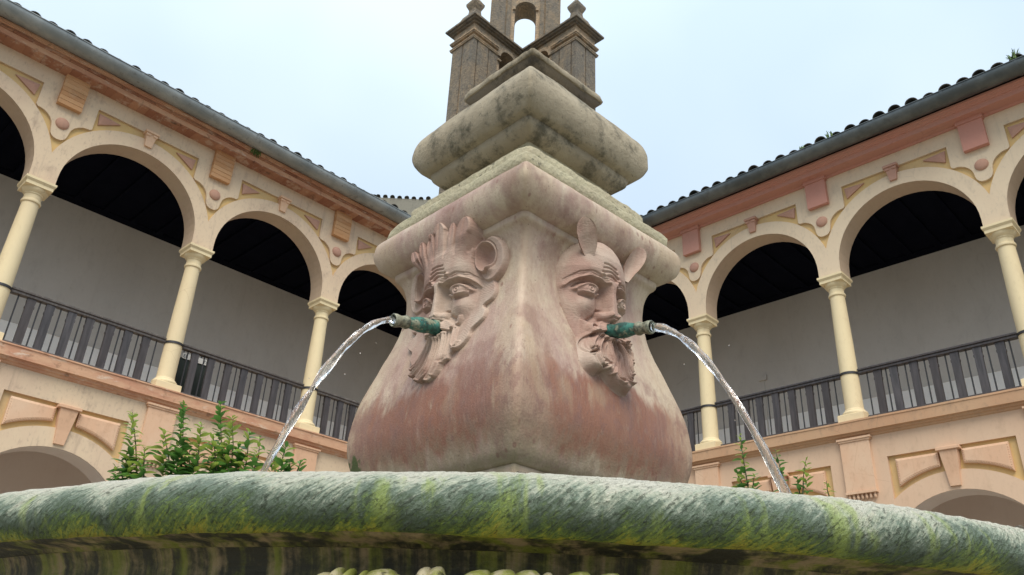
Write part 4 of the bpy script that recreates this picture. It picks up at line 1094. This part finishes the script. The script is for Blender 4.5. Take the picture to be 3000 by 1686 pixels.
def mask_leaf():
    H = body_a(ZG)-0.006
    # scalloped leaf collar round cheeks and beard
    half = [(0.060, 1.215), (0.160, 1.212), (0.190, 1.190), (0.206, 1.150), (0.197, 1.118), (0.166, 1.104), (0.184, 1.084), (0.184, 1.050), (0.146, 1.022), (0.143, 0.995), (0.120, 0.968), (0.082, 0.955)]
    tail = [(0.066, 0.936), (0.040, 0.931), (0.030, 0.905), (0.010, 0.886), (-0.020, 0.876), (-0.048, 0.886), (-0.076, 0.900), (-0.108, 0.930)]
    sh = lambda p: (p[0]+0.026*min(1, max(0, (1.0-p[1])/0.12)), p[1])
    poly = half+[sh(p) for p in tail]+[(-x, z) for x, z in reversed(half[:-1])]
    H = slab_region(H, poly, 0.013, 0.005, True)
    H += np.where((np.abs(UG) > 0.11) & (ZG < 1.2) & (H > body_a(ZG)+0.008), 0.0005*np.sin((ZG+np.abs(UG)*0.6)*900+6*np.sin(ZG*40)), 0)
    F = head_shape([0.955, 0.985, 1.03, 1.08, 1.13, 1.19, 1.25, 1.31, 1.36, 1.40], [0.06, 0.088, 0.108, 0.126, 0.141, 0.149, 0.150, 0.150, 0.148, 0.140], [0.368, 0.366, 0.358, 0.354, 0.360, 0.374, 0.388, 0.388, 0.376, 0.345], 2.7)
    face_features(F, 0.388, 0.394, 0.74, 1.174)
    H = np.maximum(H, F)
    # hair of upright leaves, fluted out of the forehead, lapping on to the roll
    for (u0, zb_, u1, zt_, wd, a_) in ((-0.126, 1.315, -0.166, 1.398, 0.024, 0.016), (-0.090, 1.315, -0.112, 1.412, 0.017, 0.022), (-0.056, 1.318, -0.064, 1.424, 0.020, 0.018), (-0.010, 1.315, -0.012, 1.440, 0.040, 0.028), (0.044, 1.315, 0.052, 1.420, 0.017, 0.020), (0.094, 1.312, 0.122, 1.410, 0.034, 0.030)):
        L = zt_-zb_; t = np.clip((ZG-zb_)/L, 0, 1); uc = u0+(u1-u0)*t
        wv = wd*np.where(t < 0.5, 0.80+0.20*t/0.5, np.clip(1-((t-0.5)/0.5)**2.0, 0, 1)**0.62)
        x = np.abs(UG-uc)/np.maximum(wv, 1e-4); ins = (x < 1) & (ZG > zb_-0.03) & (ZG < zt_)
        v = 0.376+0.011*np.clip(1-x**4, 0, 1)**0.5+(a_-0.02)*t+0.004*t*np.clip(1-((x-0.8)/0.2)**2, 0, 1)-0.10*np.clip(np.abs(UG)-0.09, 0, 1)
        v = np.maximum(v, body_a(ZG)+0.005*np.clip(1-x**6, 0, 1)**0.5)-0.006*np.exp(-((UG-uc)/0.0035)**2)*t
        tb = np.clip((ZG-zb_+0.03)/0.07, 0, 1); tb = tb*tb*(3-2*tb); v = v*tb+np.minimum(v, H)*(1-tb)
        H = np.where(ins, np.maximum(H, v), H)
    for u in (-0.110, -0.070, -0.034, 0.022, 0.070):
        stroke(H, [(u, 1.40), (u*0.98, 1.35), (u*0.95, 1.30)], 0.0055, -0.013, 0.003, -0.003)
    # round ears, a hollow cup inside a flat outer rim
    for s in (-1, 1):
        q = np.sqrt(((UG-s*0.180)/0.056)**2+((ZG-1.262)/0.078)**2)
        H = np.where(q < 1, np.maximum(H, body_a(ZG)+0.022*np.clip((1-q)/0.10, 0, 1)**0.5), H)
        q = np.sqrt(((UG-s*0.162)/0.043)**2+((ZG-1.272)/0.056)**2)
        ring = body_a(ZG)+0.044-0.020*np.clip((np.abs(UG)-0.13)/0.07, 0, 1)
        H = np.where(q < 1, ring-0.042*np.clip(1-(q/0.84)**2, 0, 1)**0.7-0.018*np.clip((q-0.90)/0.10, 0, 1), H)
        H = np.where(q < 1.02, np.maximum(H, body_a(ZG)+0.004), H)+0.016*gauss(s*0.178, 1.226, 0.015, 0.014)
        stroke(H, [(s*0.134, 1.345), (s*0.122, 1.318), (s*0.112, 1.300)], 0.007, -0.016, 0.004, -0.008)
    b0 = H.copy()
    for s in (-1, 1):
        for k in range(5):
            lock(H, b0, [(s*0.006, 1.080-0.006*k), (s*0.034, 1.078-0.0065*k), (s*0.060, 1.062-0.004*k), (s*0.080, 1.062+0.004*k), (s*0.088, 1.076+0.002*k)], 0.0072, 0.015, 0.004)
    smooth(H, 1); b0 = H.copy(); bb = np.maximum(np.minimum(b0, 0.376), body_a(ZG)+0.012)
    L_ = [([(-0.056, 1.045), (-0.070, 1.00), (-0.090, 0.968), (-0.116, 0.952)], 0.013, 0.010), ([(-0.040, 1.04), (-0.050, 0.985), (-0.070, 0.945), (-0.098, 0.920)], 0.012, 0.020), ([(-0.022, 1.035), (-0.028, 0.975), (-0.046, 0.928), (-0.078, 0.902)], 0.011, 0.012), ([(-0.004, 1.03), (-0.008, 0.965), (-0.022, 0.915), (-0.054, 0.890)], 0.013, 0.021),
          ([(0.014, 1.03), (0.014, 0.97), (0.002, 0.920), (-0.022, 0.885)], 0.013, 0.013), ([(0.034, 1.032), (0.036, 0.975), (0.028, 0.930), (0.008, 0.893)], 0.013, 0.020), ([(0.052, 1.035), (0.056, 0.985), (0.050, 0.95), (0.036, 0.934)], 0.011, 0.012), ([(0.070, 1.045), (0.078, 1.00), (0.080, 0.978), (0.096, 0.970), (0.104, 0.984)], 0.011, 0.016)]
    L_ = [([sh(q_) for q_ in p], w_, h_) for p, w_, h_ in L_]
    for p, w_, h_ in L_: lock(H, bb, p, w_, h_, 0.008)
    for p, w_, h_ in L_:
        for o in (-0.0045, 0.0045): stroke(H, [(x+o, z) for x, z in p], 0.0026, -0.008)
    spout_mouth(H, 1.055, 0.027)
    return H
def mask_beard():
    H = body_a(ZG)-0.006
    out_ = [(-0.118, 1.10), (-0.112, 1.03), (-0.108, 0.985), (-0.106, 0.940), (-0.084, 0.906), (-0.046, 0.892), (-0.022, 0.908), (-0.004, 0.894), (0.022, 0.876), (0.052, 0.866), (0.082, 0.864), (0.112, 0.882), (0.124, 0.92), (0.136, 0.962), (0.136, 1.02), (0.122, 1.10)]
    sh = lambda p: (p[0]-0.030*min(1, max(0, (1.03-p[1])/0.13)), p[1])
    H = slab_region(H, [sh(p) for p in out_], 0.042, 0.030, True)
    F = head_shape([0.955, 1.00, 1.06, 1.12, 1.19, 1.26, 1.31, 1.345, 1.37, 1.385], [0.085, 0.106, 0.126, 0.141, 0.154, 0.152, 0.136, 0.112, 0.078, 0.02], [0.378, 0.374, 0.364, 0.366, 0.382, 0.400, 0.398, 0.388, 0.376, 0.362], 2.5)
    face_features(F, 0.40, 0.410, 1.0, 1.187, 0.002)
    H = np.maximum(H, F)
    smooth(H, 1); b0 = H.copy()
    for s in (-1, 1):
        for k in range(5): lock(H, b0, [(s*0.006, 1.094-0.007*k), (s*0.030, 1.086-0.007*k), (s*0.052, 1.064-0.004*k), (s*0.072, 1.042+0.002*k)], 0.0068, 0.016, 0.005)
        lock(H, b0, spiral(s*0.066, 1.050, 0.021, 1.7, s, -0.6), 0.0062, 0.016, 0.0045)
    # beard: heavy S-shaped locks, combed with fine lines, the ends rolled into scrolls
    b0 = H.copy(); rr = random.Random(5)
    locks = [([(-0.060, 1.040), (-0.088, 1.015), (-0.094, 0.985), (-0.080, 0.962), (-0.066, 0.972)], 0.017), ([(-0.044, 1.035), (-0.066, 1.000), (-0.066, 0.960), (-0.048, 0.925), (-0.022, 0.932), (-0.026, 0.952)], 0.019), ([(-0.024, 1.030), (-0.038, 0.995), (-0.030, 0.962), (-0.006, 0.945)], 0.015), ([(-0.004, 1.028), (-0.002, 0.985), (0.008, 0.950), (0.004, 0.918)], 0.016),
             ([(0.018, 1.030), (0.030, 0.990), (0.026, 0.950), (0.036, 0.912), (0.054, 0.902)], 0.018), ([(0.038, 1.032), (0.058, 0.995), (0.060, 0.955), (0.074, 0.918), (0.094, 0.912), (0.094, 0.930)], 0.019), ([(0.056, 1.036), (0.084, 1.005), (0.092, 0.970), (0.108, 0.945), (0.122, 0.958)], 0.017), ([(0.070, 1.045), (0.100, 1.025), (0.108, 1.000), (0.122, 0.992)], 0.014)]
    locks = [([sh(p) for p in P], w_) for P, w_ in locks]
    for k, (P, w_) in enumerate(locks): lock(H, b0, P, w_, 0.012+0.009*(k % 2), w_*0.62)
    for P, w_ in locks:
        for o in (-0.55, 0.0, 0.55): stroke(H, [(x+o*w_*(1-0.45*i_/(len(P)-1)), z+0.25*o*w_) for i_, (x, z) in enumerate(P)], 0.0032, -0.0165)
    for (u, z, r_, s, a0) in ((-0.026, 0.943, 0.017, -1, -0.6), (0.090, 0.921, 0.015, 1, -0.8), (-0.070, 0.972, 0.011, -1, 0.0)):
        stroke(H, [sh(p) for p in spiral(u, z, r_, 1.5, s, a0)], 0.003, -0.011)
    spout_mouth(H, 1.060, 0.027)
    return H
def ear_mesh(axis, wmax, side, scoop, tilt):
    P = [Vector(p) for p in axis]; n, m = 18, 10; mb = MB()
    def at(t):
        k = min(int(t*(len(P)-1)), len(P)-2); f = t*(len(P)-1)-k; return P[k].lerp(P[k+1], f)
    for layer in (0, 1):
        for i in range(n+1):
            t = i/n; c = at(t); d = at(min(1, t+.04))-at(max(0, t-.04)); pu, pz = d.y, -d.x; l_ = math.hypot(pu, pz); pu /= l_; pz /= l_
            w_ = wmax*(0.30+0.70*math.sin(math.pi*min(1, t/0.62)/2))*(1-max(0, (t-0.62)/0.38)**2.2)**0.5
            for j in range(m+1):
                x = -1+2*j/m; a_ = c.z-scoop*(1-x*x)*math.sin(math.pi*min(1, t*1.05))-layer*0.010*(1.05-abs(x)**4)+tilt*pu*w_*x
                u, z = c.x+pu*w_*x, c.y+pz*w_*x
                mb.v.append((-a_, -u, z) if side == 'L' else (u, -a_, z))
    k0 = (n+1)*(m+1)
    for layer in (0, 1):
        for i in range(n):
            for j in range(m):
                a_ = layer*k0+i*(m+1)+j; mb.f.append((a_, a_+1, a_+m+2, a_+m+1)); mb.mi.append(0)
    for i in range(n):
        for j in (0, m):
            a_ = i*(m+1)+j; mb.f.append((a_, a_+m+1, a_+m+1+k0, a_+k0)); mb.mi.append(0)
    return mb.mesh('ear', 'mask', R(50))
def mask_obj(name, H, side, label):
    smooth(H, 1)
    base = body_a(ZG)
    keep = H > base-0.003
    nz, nu = H.shape
    idx = -np.ones(H.shape, np.int64)
    q = keep[:-1, :-1] | keep[1:, :-1] | keep[:-1, 1:] | keep[1:, 1:]
    need = np.zeros(H.shape, bool); need[:-1, :-1] |= q; need[1:, :-1] |= q; need[:-1, 1:] |= q; need[1:, 1:] |= q
    ii = np.argwhere(need); idx[need] = np.arange(len(ii))
    Hh = np.where(keep, H, base-0.006)
    if side == 'L': V = np.stack([-Hh[need], -UG[need], ZG[need]], 1)
    else: V = np.stack([UG[need], -Hh[need], ZG[need]], 1)
    qi = np.argwhere(q); a_, b_ = qi[:, 0], qi[:, 1]
    F = np.stack([idx[a_, b_], idx[a_, b_+1], idx[a_+1, b_+1], idx[a_+1, b_]], 1)
    me = bpy.data.meshes.new(name); me.vertices.add(len(V)); me.vertices.foreach_set('co', V.ravel())
    me.loops.add(F.size); me.loops.foreach_set('vertex_index', F.ravel().astype(np.int32))
    me.polygons.add(len(F)); me.polygons.foreach_set('loop_start', np.arange(0, F.size, 4, dtype=np.int32)); me.polygons.foreach_set('loop_total', np.full(len(F), 4, np.int32))
    me.update(calc_edges=True); me.validate()
    me.materials.append(M['mask']); me.polygons.foreach_set('use_smooth', [True]*len(me.polygons))
    return obj(name, me, ft, FO, label=label)
mask_obj('mask_relief', mask_leaf(), 'L', 'carved satyr mask with leaf hair and long beard')
mk2 = mask_obj('mask_relief', mask_beard(), 'R', 'carved bald mask with pointed ears and curly beard')
obj('ear', ear_mesh([(-0.078, 1.288, 0.374), (-0.096, 1.325, 0.386), (-0.118, 1.362, 0.396), (-0.138, 1.408, 0.400)], 0.026, 'R', 0.012, 0.85), mk2)
obj('ear', ear_mesh([(0.112, 1.290, 0.362), (0.122, 1.335, 0.374), (0.142, 1.380, 0.390), (0.168, 1.424, 0.398)], 0.027, 'R', 0.016, 0.35), mk2)

# ---- bronze spouts
def make_spout():
    prof = [(0.022, -0.05), (0.0225, 0.0), (0.0245, 0.012), (0.0225, 0.026), (0.0205, 0.030), (0.0215, 0.040), (0.0245, 0.058), (0.0235, 0.080), (0.0190, 0.104), (0.0165, 0.118), (0.0175, 0.122)]
    tip = [(0.0160, 0.120), (0.0205, 0.124), (0.0215, 0.130), (0.0185, 0.138), (0.0170, 0.148), (0.0185, 0.156), (0.0205, 0.164), (0.0205, 0.174), (0.0185, 0.177), (0.0145, 0.176), (0.0135, 0.150)]
    out_ = []
    for nm, pr, mt in (('spout_pipe', prof, 'bronze'), ('spout_tip', tip, 'spouttip')):
        mb = MB(); mb.lathe(pr, seg=28, cap=False); out_.append(mb.mesh(nm, mt, R(60)))
    mb = MB(); mb.lathe([(0.0136, 0.151), (0.0001, 0.1505)], seg=20, cap=False); out_.append(mb.mesh('spout_bore', 'hole'))
    return out_
SPM = make_spout()
SL = math.atan(0.20)
for side in ('L', 'R'):
    if side == 'L': loc, rot = (-0.362, 0, 1.066-GZ), (0, -(math.pi/2+SL), 0)
    else: loc, rot = (0, -0.370, 1.066-GZ), (math.pi/2+SL, 0, 0)
    s = obj('spout', SPM[0], ft, loc, rot); obj('tip', SPM[1], s); obj('bore', SPM[2], s)

# ---- round basin
BC = (1.885-FC[0], 1.790-FC[1])
cb, sb = math.cos(-FY), math.sin(-FY); BCL = (BC[0]*cb-BC[1]*sb, BC[0]*sb+BC[1]*cb)
def lathe_uv(name, prof, mat, seg=420, vfun=None, rough=0.0, smooth=R(50), label=None, tool=0.0):
    mb = MB(); mb.uv = []
    acc = [0]
    for i in range(1, len(prof)): acc.append(acc[-1]+math.hypot(prof[i][0]-prof[i-1][0], prof[i][1]-prof[i-1][1]))
    n = len(prof)
    for k in range(seg+1):
        t = 2*math.pi*k/seg
        for i, (r_, z) in enumerate(prof):
            kk = 0
            if rough:
                p = Vector((r_*math.cos(t)*6, r_*math.sin(t)*6, z*9)); kk = rough*(mnoise.noise(p)+0.6*mnoise.noise(p*3.1)+0.35*mnoise.noise(p*8.3)) if k < seg else None
                if kk is None: p = Vector((r_*6, 0, z*9)); kk = rough*(mnoise.noise(p)+0.6*mnoise.noise(p*3.1)+0.35*mnoise.noise(p*8.3))
                if tool and 0 < i < n-1 and 0 < k < seg:      # slanting tool furrows and a pecked surface
                    s_ = t*1.55; y_ = acc[i]; q1 = s_*0.67+y_*0.74; q2 = -s_*0.74+y_*0.67
                    kk += tool*(0.9*mnoise.noise((q1*22, q2*120, 1.7))+0.7*mnoise.noise((q1*60, q2*150, 5.2))+0.6*mnoise.noise((s_*150, y_*150, 9.1)))
            mb.v.append((BCL[0]+(r_+kk)*math.cos(t), BCL[1]+(r_+kk)*math.sin(t), z+kk)); mb.uv.append((t*1.5, vfun(acc[i]/acc[-1]) if vfun else acc[i]/acc[-1]))
    for k in range(seg):
        for i in range(n-1):
            a_ = k*n+i; mb.f.append((a_, a_+n, a_+n+1, a_+1)); mb.mi.append(0)
    return obj(name, mb.mesh(name, mat, smooth), ft, FO, label=label)
RIM = [(1.545, 0.1985), (1.556, 0.2005), (1.569, 0.210), (1.577, 0.225), (1.576, 0.241), (1.567, 0.256), (1.551, 0.269), (1.530, 0.280), (1.505, 0.2885), (1.475, 0.2955), (1.445, 0.300), (1.415, 0.301), (1.39, 0.297), (1.375, 0.285)]
rim = lathe_uv('basin_rim', dense(RIM, 58), 'rim', 1900, None, 0.0022, 4.0, label='thick mossy rounded basin rim', tool=0.0013)
lathe_uv('basin_bowl', [(1.375, 0.285), (1.36, 0.20), (1.30, 0.06), (1.0, -0.08), (0.0, -0.1)], 'frieze', 160)
BOWL = [(1.556, 0.206), (1.544, 0.1985), (1.535, 0.196), (1.500, 0.1945), (1.497, 0.1915), (1.490, 0.1905), (1.486, 0.186), (1.478, 0.172), (1.476, 0.150), (1.484, 0.140), (1.480, 0.10), (1.44, 0.0), (1.30, -0.16), (1.0, -0.30), (0.55, -0.40), (0.42, -0.46), (0.36, -0.7), (0.38, -1.0), (0.52, -1.18), (0.60, -1.22), (0.60, -1.4)]
lathe_uv('basin_soffit', BOWL[:6], 'frieze', 360, None, 0.0)
lathe_uv('basin_underside', BOWL[5:], 'frieze', 360, None, 0.0)
mb = MB(); mb.lathe([(1.362, 0.205), (0.0001, 0.206)], BCL[0], BCL[1], 96, 0, False); obj('basin_water', mb.mesh('basin_water', 'pool'), ft, FO)
# carved leaf scrolls under the lip, nearest the viewer
ctr = math.atan2(-1.79, -1.885)-FY
def lobe(w_, h_, d_, tw_):
    mb = MB(); n, m = 12, 9
    for i in range(n+1):
        t = math.pi*i/n
        for k in range(m):
            p = 2*math.pi*k/m
            x = w_*math.sin(t)*math.cos(p)*(1+0.25*math.cos(3*t)); y = d_*math.sin(t)*math.sin(p); z = h_*math.cos(t)+0.25*h_*math.cos(p)*math.sin(t)
            mb.v.append((x+tw_*z, y, z))
    for i in range(n):
        for k in range(m):
            a_ = i*m+k; b_ = i*m+(k+1) % m; mb.f.append((a_, b_, b_+m, a_+m)); mb.mi.append(0)
    return mb.mesh('carved_leaf', 'orn', 4.0)
def ang_of_px(x):   # angle round the basin for a horizontal pixel column at the lower lip
    return (x-1500)/2435.6*1.07/1.5
for (x, wd, ztop, tw_) in ((930, 0.020, 0.158, 0.3), (968, 0.013, 0.164, 0.5), (1002, 0.010, 0.163, 0.6), (1045, 0.008, 0.161, 0.5), (1105, 0.036, 0.1635, -0.2), (1150, 0.022, 0.157, -0.4), (1222, 0.016, 0.167, 0.2), (1262, 0.018, 0.168, -0.1), (1362, 0.030, 0.166, 0.6), (1448, 0.030, 0.1675, -0.2), (1520, 0.030, 0.168, -0.4), (1580, 0.014, 0.166, -0.5), (1655, 0.030, 0.169, 0.0), (1737, 0.030, 0.169, 0.1), (1838, 0.022, 0.164, 0.2), (1912, 0.018, 0.167, 0.1), (1985, 0.02, 0.160, 0.2)):
    th = ctr+ang_of_px(x); h_ = 0.024
    obj('carved_leaf', lobe(wd, h_, 0.022, tw_*0.5), ft, (BCL[0]+1.523*math.cos(th), BCL[1]+1.523*math.sin(th), ztop-h_-0.004-GZ), (R(-12), 0, th+math.pi/2))

def lump(px, r_, sz, seed):
    th = ctr+px; mb = MB(); n, m_ = 8, 10
    for i in range(n+1):
        t = math.pi*i/n
        for k in range(m_):
            p = 2*math.pi*k/m_; v = Vector((math.sin(t)*math.cos(p), math.sin(t)*math.sin(p), math.cos(t))); q = 1+0.45*mnoise.noise(v*1.7+Vector((seed, 0, 0)))
            mb.v.append((v.x*sz*1.7*q, v.y*sz*q, v.z*sz*0.8*q))
    for i in range(n):
        for k in range(m_):
            a_ = i*m_+k; b_ = i*m_+(k+1) % m_; mb.f.append((a_, b_, b_+m_, a_+m_)); mb.mi.append(0)
    zz = np.interp(-r_, [-p[0] for p in RIM[4:]], [p[1] for p in RIM[4:]])
    obj('mortar_lump', mb.mesh('mortar_lump', 'greyd'), ft, (BCL[0]+r_*math.cos(th), BCL[1]+r_*math.sin(th), zz-GZ), (0, 0, th+math.pi/2), label='dark mortar crumb on the rim')
lump(0.545, 1.49, 0.009, 1.0); lump(0.60, 1.525, 0.013, 2.0); lump(0.63, 1.535, 0.010, 5.0); lump(-0.005, 1.47, 0.006, 3.0); lump(0.10, 1.47, 0.004, 4.0)

# ------------------------------------------------------------------ water jets
def jet(name, label, side, a0, z0, s0, k, seed):
    zend = 0.208
    mb = MB(); seg = 20; n = 150
    q = s0*s0+4*k*(z0-zend); aend = (s0+math.sqrt(q))/(2*k)
    cs, sn = math.cos(FY), math.sin(FY)
    for i in range(n+1):
        da = aend*i/n; z = z0+s0*da-k*da*da
        tz = s0-2*k*da; L = math.hypot(1, tz); tx, tzz = 1/L, tz/L
        nx, nz_ = -tzz, tx
        ln = i/n
        tw_ = 3.0*ln*math.pi+0.8*math.sin(ln*9+seed); e = 0.18+0.10*math.sin(ln*23+seed*2)
        rad = 0.0106*(1-0.12*ln)*(1+0.10*math.sin(ln*41+seed))
        for j in range(seg):
            t = 2*math.pi*j/seg
            p = rad*(1+e)*math.cos(t); w_ = rad*(1-e)*math.sin(t)
            p, w_ = p*math.cos(tw_)-w_*math.sin(tw_), p*math.sin(tw_)+w_*math.cos(tw_)
            nn = 1+0.16*mnoise.noise((math.cos(t)*1.6+seed, math.sin(t)*1.6, ln*14))+0.14*mnoise.noise((math.cos(t)*3.4, math.sin(t)*3.4+seed, ln*34))
            p *= nn; w_ *= nn
            a_ = a0+da+nx*p; zz = z+nz_*p
            lx, ly = (-a_, w_) if side == 'L' else (w_, -a_)
            mb.v.append((FC[0]+lx*cs-ly*sn, FC[1]+lx*sn+ly*cs, zz))
    for i in range(n):
        for j in range(seg):
            a_ = i*seg+j; b_ = i*seg+(j+1) % seg; mb.f.append((a_, b_, b_+seg, a_+seg)); mb.mi.append(0)
    mb.f.append(tuple(range(seg-1, -1, -1))); mb.mi.append(0); mb.f.append(tuple(n*seg+j for j in range(seg))); mb.mi.append(0)
    me = mb.mesh(name, 'water', 4.0)
    bm = bmesh.new(); bm.from_mesh(me); bmesh.ops.recalc_face_normals(bm, faces=bm.faces); bm.to_mesh(me); bm.free()
    return obj(name, me, label=label, cat='water jet', group='water jets of the fountain')
jet('water_jet', 'clear water jet arching left from the leaf haired mask', 'L', 0.534, 1.0325, -0.30, 4.10, 1.0)
jet('water_jet', 'clear water jet arching right from the curly bearded mask', 'R', 0.543, 1.0315, -0.30, 3.22, 4.0)

# ------------------------------------------------------------------ citrus shoots behind the basin
def pix_dir(x, y):
    return (cr*((x-1500)/2435.6)-cu*((y-843)/2435.6)+cf)
def pix_at(x, y, d):
    v = pix_dir(x, y); return v*(d/math.hypot(v.x, v.y))
def leaf_mesh(L, W, curl, mat):
    mb = MB(); n = 6
    for i in range(n+1):
        t = i/n; hw = W*math.sin(math.pi*min(1, t*0.96+0.03))**0.8; x = L*t; z = -curl*L*t*t
        mb.v += [(x, -hw, z+hw*0.35), (x, 0, z), (x, hw, z+hw*0.35)]
    for i in range(n):
        a_ = 3*i; mb.f += [(a_, a_+1, a_+4, a_+3), (a_+1, a_+2, a_+5, a_+4)]; mb.mi += [0, 0]
    return mb.mesh('leaf', mat, 4.0)
LEAFM = [leaf_mesh(1, 0.27, c, 'leaf') for c in (0.05, 0.25, 0.45)]; LEAFY = [leaf_mesh(1, 0.22, c, 'leafy') for c in (0.1, 0.4)]
def shrub(label, stems, d, group):
    base = pix_at(stems[0][1][0], stems[0][1][1], d)
    root = thing('citrus_shrub', label, 'shrub', (base.x, base.y, GZ), 0, group)
    rr = random.Random(hash(label) % 1000 if False else len(label)*7+len(stems))
    O = Vector((base.x, base.y, GZ))
    for (tp, bp, young, dens, lmax) in stems:
        dd = d+rr.uniform(-.18, .18)
        T_ = pix_at(tp[0], tp[1], dd); B = pix_at(bp[0], bp[1], dd); G_ = Vector((B.x+rr.uniform(-.04, .04), B.y+rr.uniform(-.04, .04), GZ))
        B2 = B+(B-T_).normalized()*0.25; B2.x = B.x; B2.y = B.y
        mb = MB(); mb.tube([tuple(p-O) for p in (G_, B2, B, (B+T_)/2+Vector((rr.uniform(-.012, .012), rr.uniform(-.012, .012), 0)), T_)], [0.012, 0.007, 0.005, 0.0038, 0.0015], 6)
        obj('stem', mb.mesh('stem', 'stem', 4.0), root)
        H_ = (T_-B2).length; n = max(6, int(H_*dens*1.35)); ang = rr.uniform(0, 6.28)
        for i in range(n):
            t = (i+0.5)/n; p = B2+(T_-B2)*t; ang += 2.39+rr.uniform(-.3, .3)
            topz = max(0, (t-0.82)/0.18)
            L = 1.28*lmax*(1-0.40*t)*rr.uniform(0.7, 1.15)*(1-0.40*topz)
            pitch = rr.uniform(-0.25, 0.45)+0.5*t
            y_ = rr.random() < 0.12+young*max(0, (t-0.35)/0.4)
            me = rr.choice(LEAFY if y_ else LEAFM)
            obj('leaf', me, root, tuple(p-O), (rr.uniform(-.5, .5), -pitch, ang), scale=(L, L, L))
GRP = 'citrus shrubs behind the basin'
DP = 5.2
shrub('citrus shrub with pale flowering tip, leftmost behind the basin', [((388, 1208), (401, 1405), 0.9, 95, 0.085), ((424, 1311), (421, 1405), 0.5, 90, 0.085), ((338, 1366), (362, 1412), 0.0, 70, 0.07), ((370, 1330), (385, 1410), 0.0, 80, 0.1)], DP, GRP)
shrub('citrus shrub with one thin dark spire and yellow green tufts', [((538, 1183), (530, 1402), 0.15, 120, 0.08), ((480, 1264), (502, 1400), 0.8, 80, 0.09), ((590, 1241), (578, 1400), 0.9, 95, 0.08), ((510, 1330), (515, 1402), 0.1, 80, 0.09), ((556, 1320), (552, 1400), 0.1, 90, 0.09)], DP+0.1, GRP)
shrub('tallest and densest citrus shrub left of the water jet', [((646, 1178), (658, 1396), 0.2, 85, 0.085), ((680, 1223), (674, 1396), 0.7, 85, 0.085), ((731, 1264), (716, 1394), 0.4, 75, 0.095), ((762, 1279), (738, 1394), 0.3, 60, 0.085), ((625, 1275), (636, 1396), 0.5, 90, 0.09), ((700, 1310), (695, 1394), 0.1, 90, 0.09), ((655, 1300), (650, 1396), 0.1, 90, 0.09)], DP, GRP)
shrub('low citrus shrub right of the falling left jet', [((840, 1299), (822, 1392), 0.3, 70, 0.085), ((800, 1320), (806, 1392), 0.3, 70, 0.08), ((883, 1347), (868, 1390), 0.0, 60, 0.075), ((850, 1350), (846, 1392), 0.1, 80, 0.08)], DP-0.1, GRP)
shrub('slender citrus shoot left of the right jet', [((2167, 1274), (2193, 1436), 0.5, 62, 0.07), ((2210, 1390), (2204, 1440), 0.0, 60, 0.07), ((2160, 1385), (2186, 1438), 0.0, 60, 0.08)], DP+0.3, GRP)
shrub('slender citrus shoot just right of the right jet', [((2271, 1317), (2312, 1448), 0.2, 62, 0.065)], DP+0.2, GRP)
shrub('pale young citrus shoot, second right of the right jet', [((2362, 1341), (2352, 1452), 0.9, 55, 0.075), ((2335, 1395), (2345, 1452), 0.2, 50, 0.07)], DP+0.4, GRP)
shrub('lowest citrus sprig at the far right of the basin', [((2421, 1410), (2432, 1462), 0.9, 60, 0.05)], DP+0.5, GRP)

# ------------------------------------------------------------------ weeds on the eaves
def weed(label, x, y, z, n, h, seed):
    r_ = random.Random(seed); mb = MB()
    for i in range(n):
        a_ = r_.uniform(0, 6.28); l_ = h*r_.uniform(0.5, 1.1); sp = r_.uniform(0.15, 0.6)
        p = [(r_.uniform(-.08, .08), r_.uniform(-.05, .05), 0)]; p.append((p[0][0]+math.cos(a_)*l_*sp*0.5, p[0][1]+math.sin(a_)*l_*sp*0.5, l_*0.6)); p.append((p[0][0]+math.cos(a_)*l_*sp, p[0][1]+math.sin(a_)*l_*sp, l_*0.9))
        mb.tube(p, [0.012, 0.009, 0.002], 4)
    o = obj('roof_weed', mb.mesh('roof_weed', 'twig'), None, (x, y, z), label=label, cat='weed', group='weeds on the eaves'); o['kind'] = 'stuff' if False else o.get('kind', '') or 'thing'
    del o['kind']
weed('largest weed tuft on the right eaves at the frame edge', 12.6, 1.50, 9.66, 26, 0.24, 3)
weed('small weed between roof tiles midway on the right eaves', 12.6, 4.55, 9.66, 14, 0.16, 4)
weed('thin weed by a roof tile nearer the fountain on the right eaves', 12.6, 5.1, 9.66, 10, 0.12, 5)
weed('dark weed growing from the brick cornice under the left gutter', 5.62, 12.70, 9.37, 26, -0.10, 6)

# ------------------------------------------------------------------ stray drops round the jets
rd = random.Random(11); mb = MB()
for i in range(9):
    side = i % 2; t = rd.random()**0.7
    da = 0.02+0.36*t; a_ = (0.54 if side == 0 else 0.545)+da+rd.uniform(-.05, .06); zz = 1.03-0.3*da-(4.1 if side == 0 else 3.2)*da*da+rd.uniform(-.07, .03)
    lx, ly = (-a_, rd.uniform(-.05, .05)) if side == 0 else (rd.uniform(-.05, .05), -a_)
    cx, cy = FC[0]+lx*math.cos(FY)-ly*math.sin(FY), FC[1]+lx*math.sin(FY)+ly*math.cos(FY); r_ = rd.uniform(0.0007, 0.0014)
    mb.lathe([(r_*math.sin(math.pi*k/6)+1e-5, zz+r_*1.6*math.cos(math.pi*(6-k)/6)) for k in range(7)], cx, cy, 8, 0, False)
obj('water_droplets', mb.mesh('water_droplets', 'water', 4.0), label='stray drops scattered beside the two water jets', cat='water drops', kind='stuff')
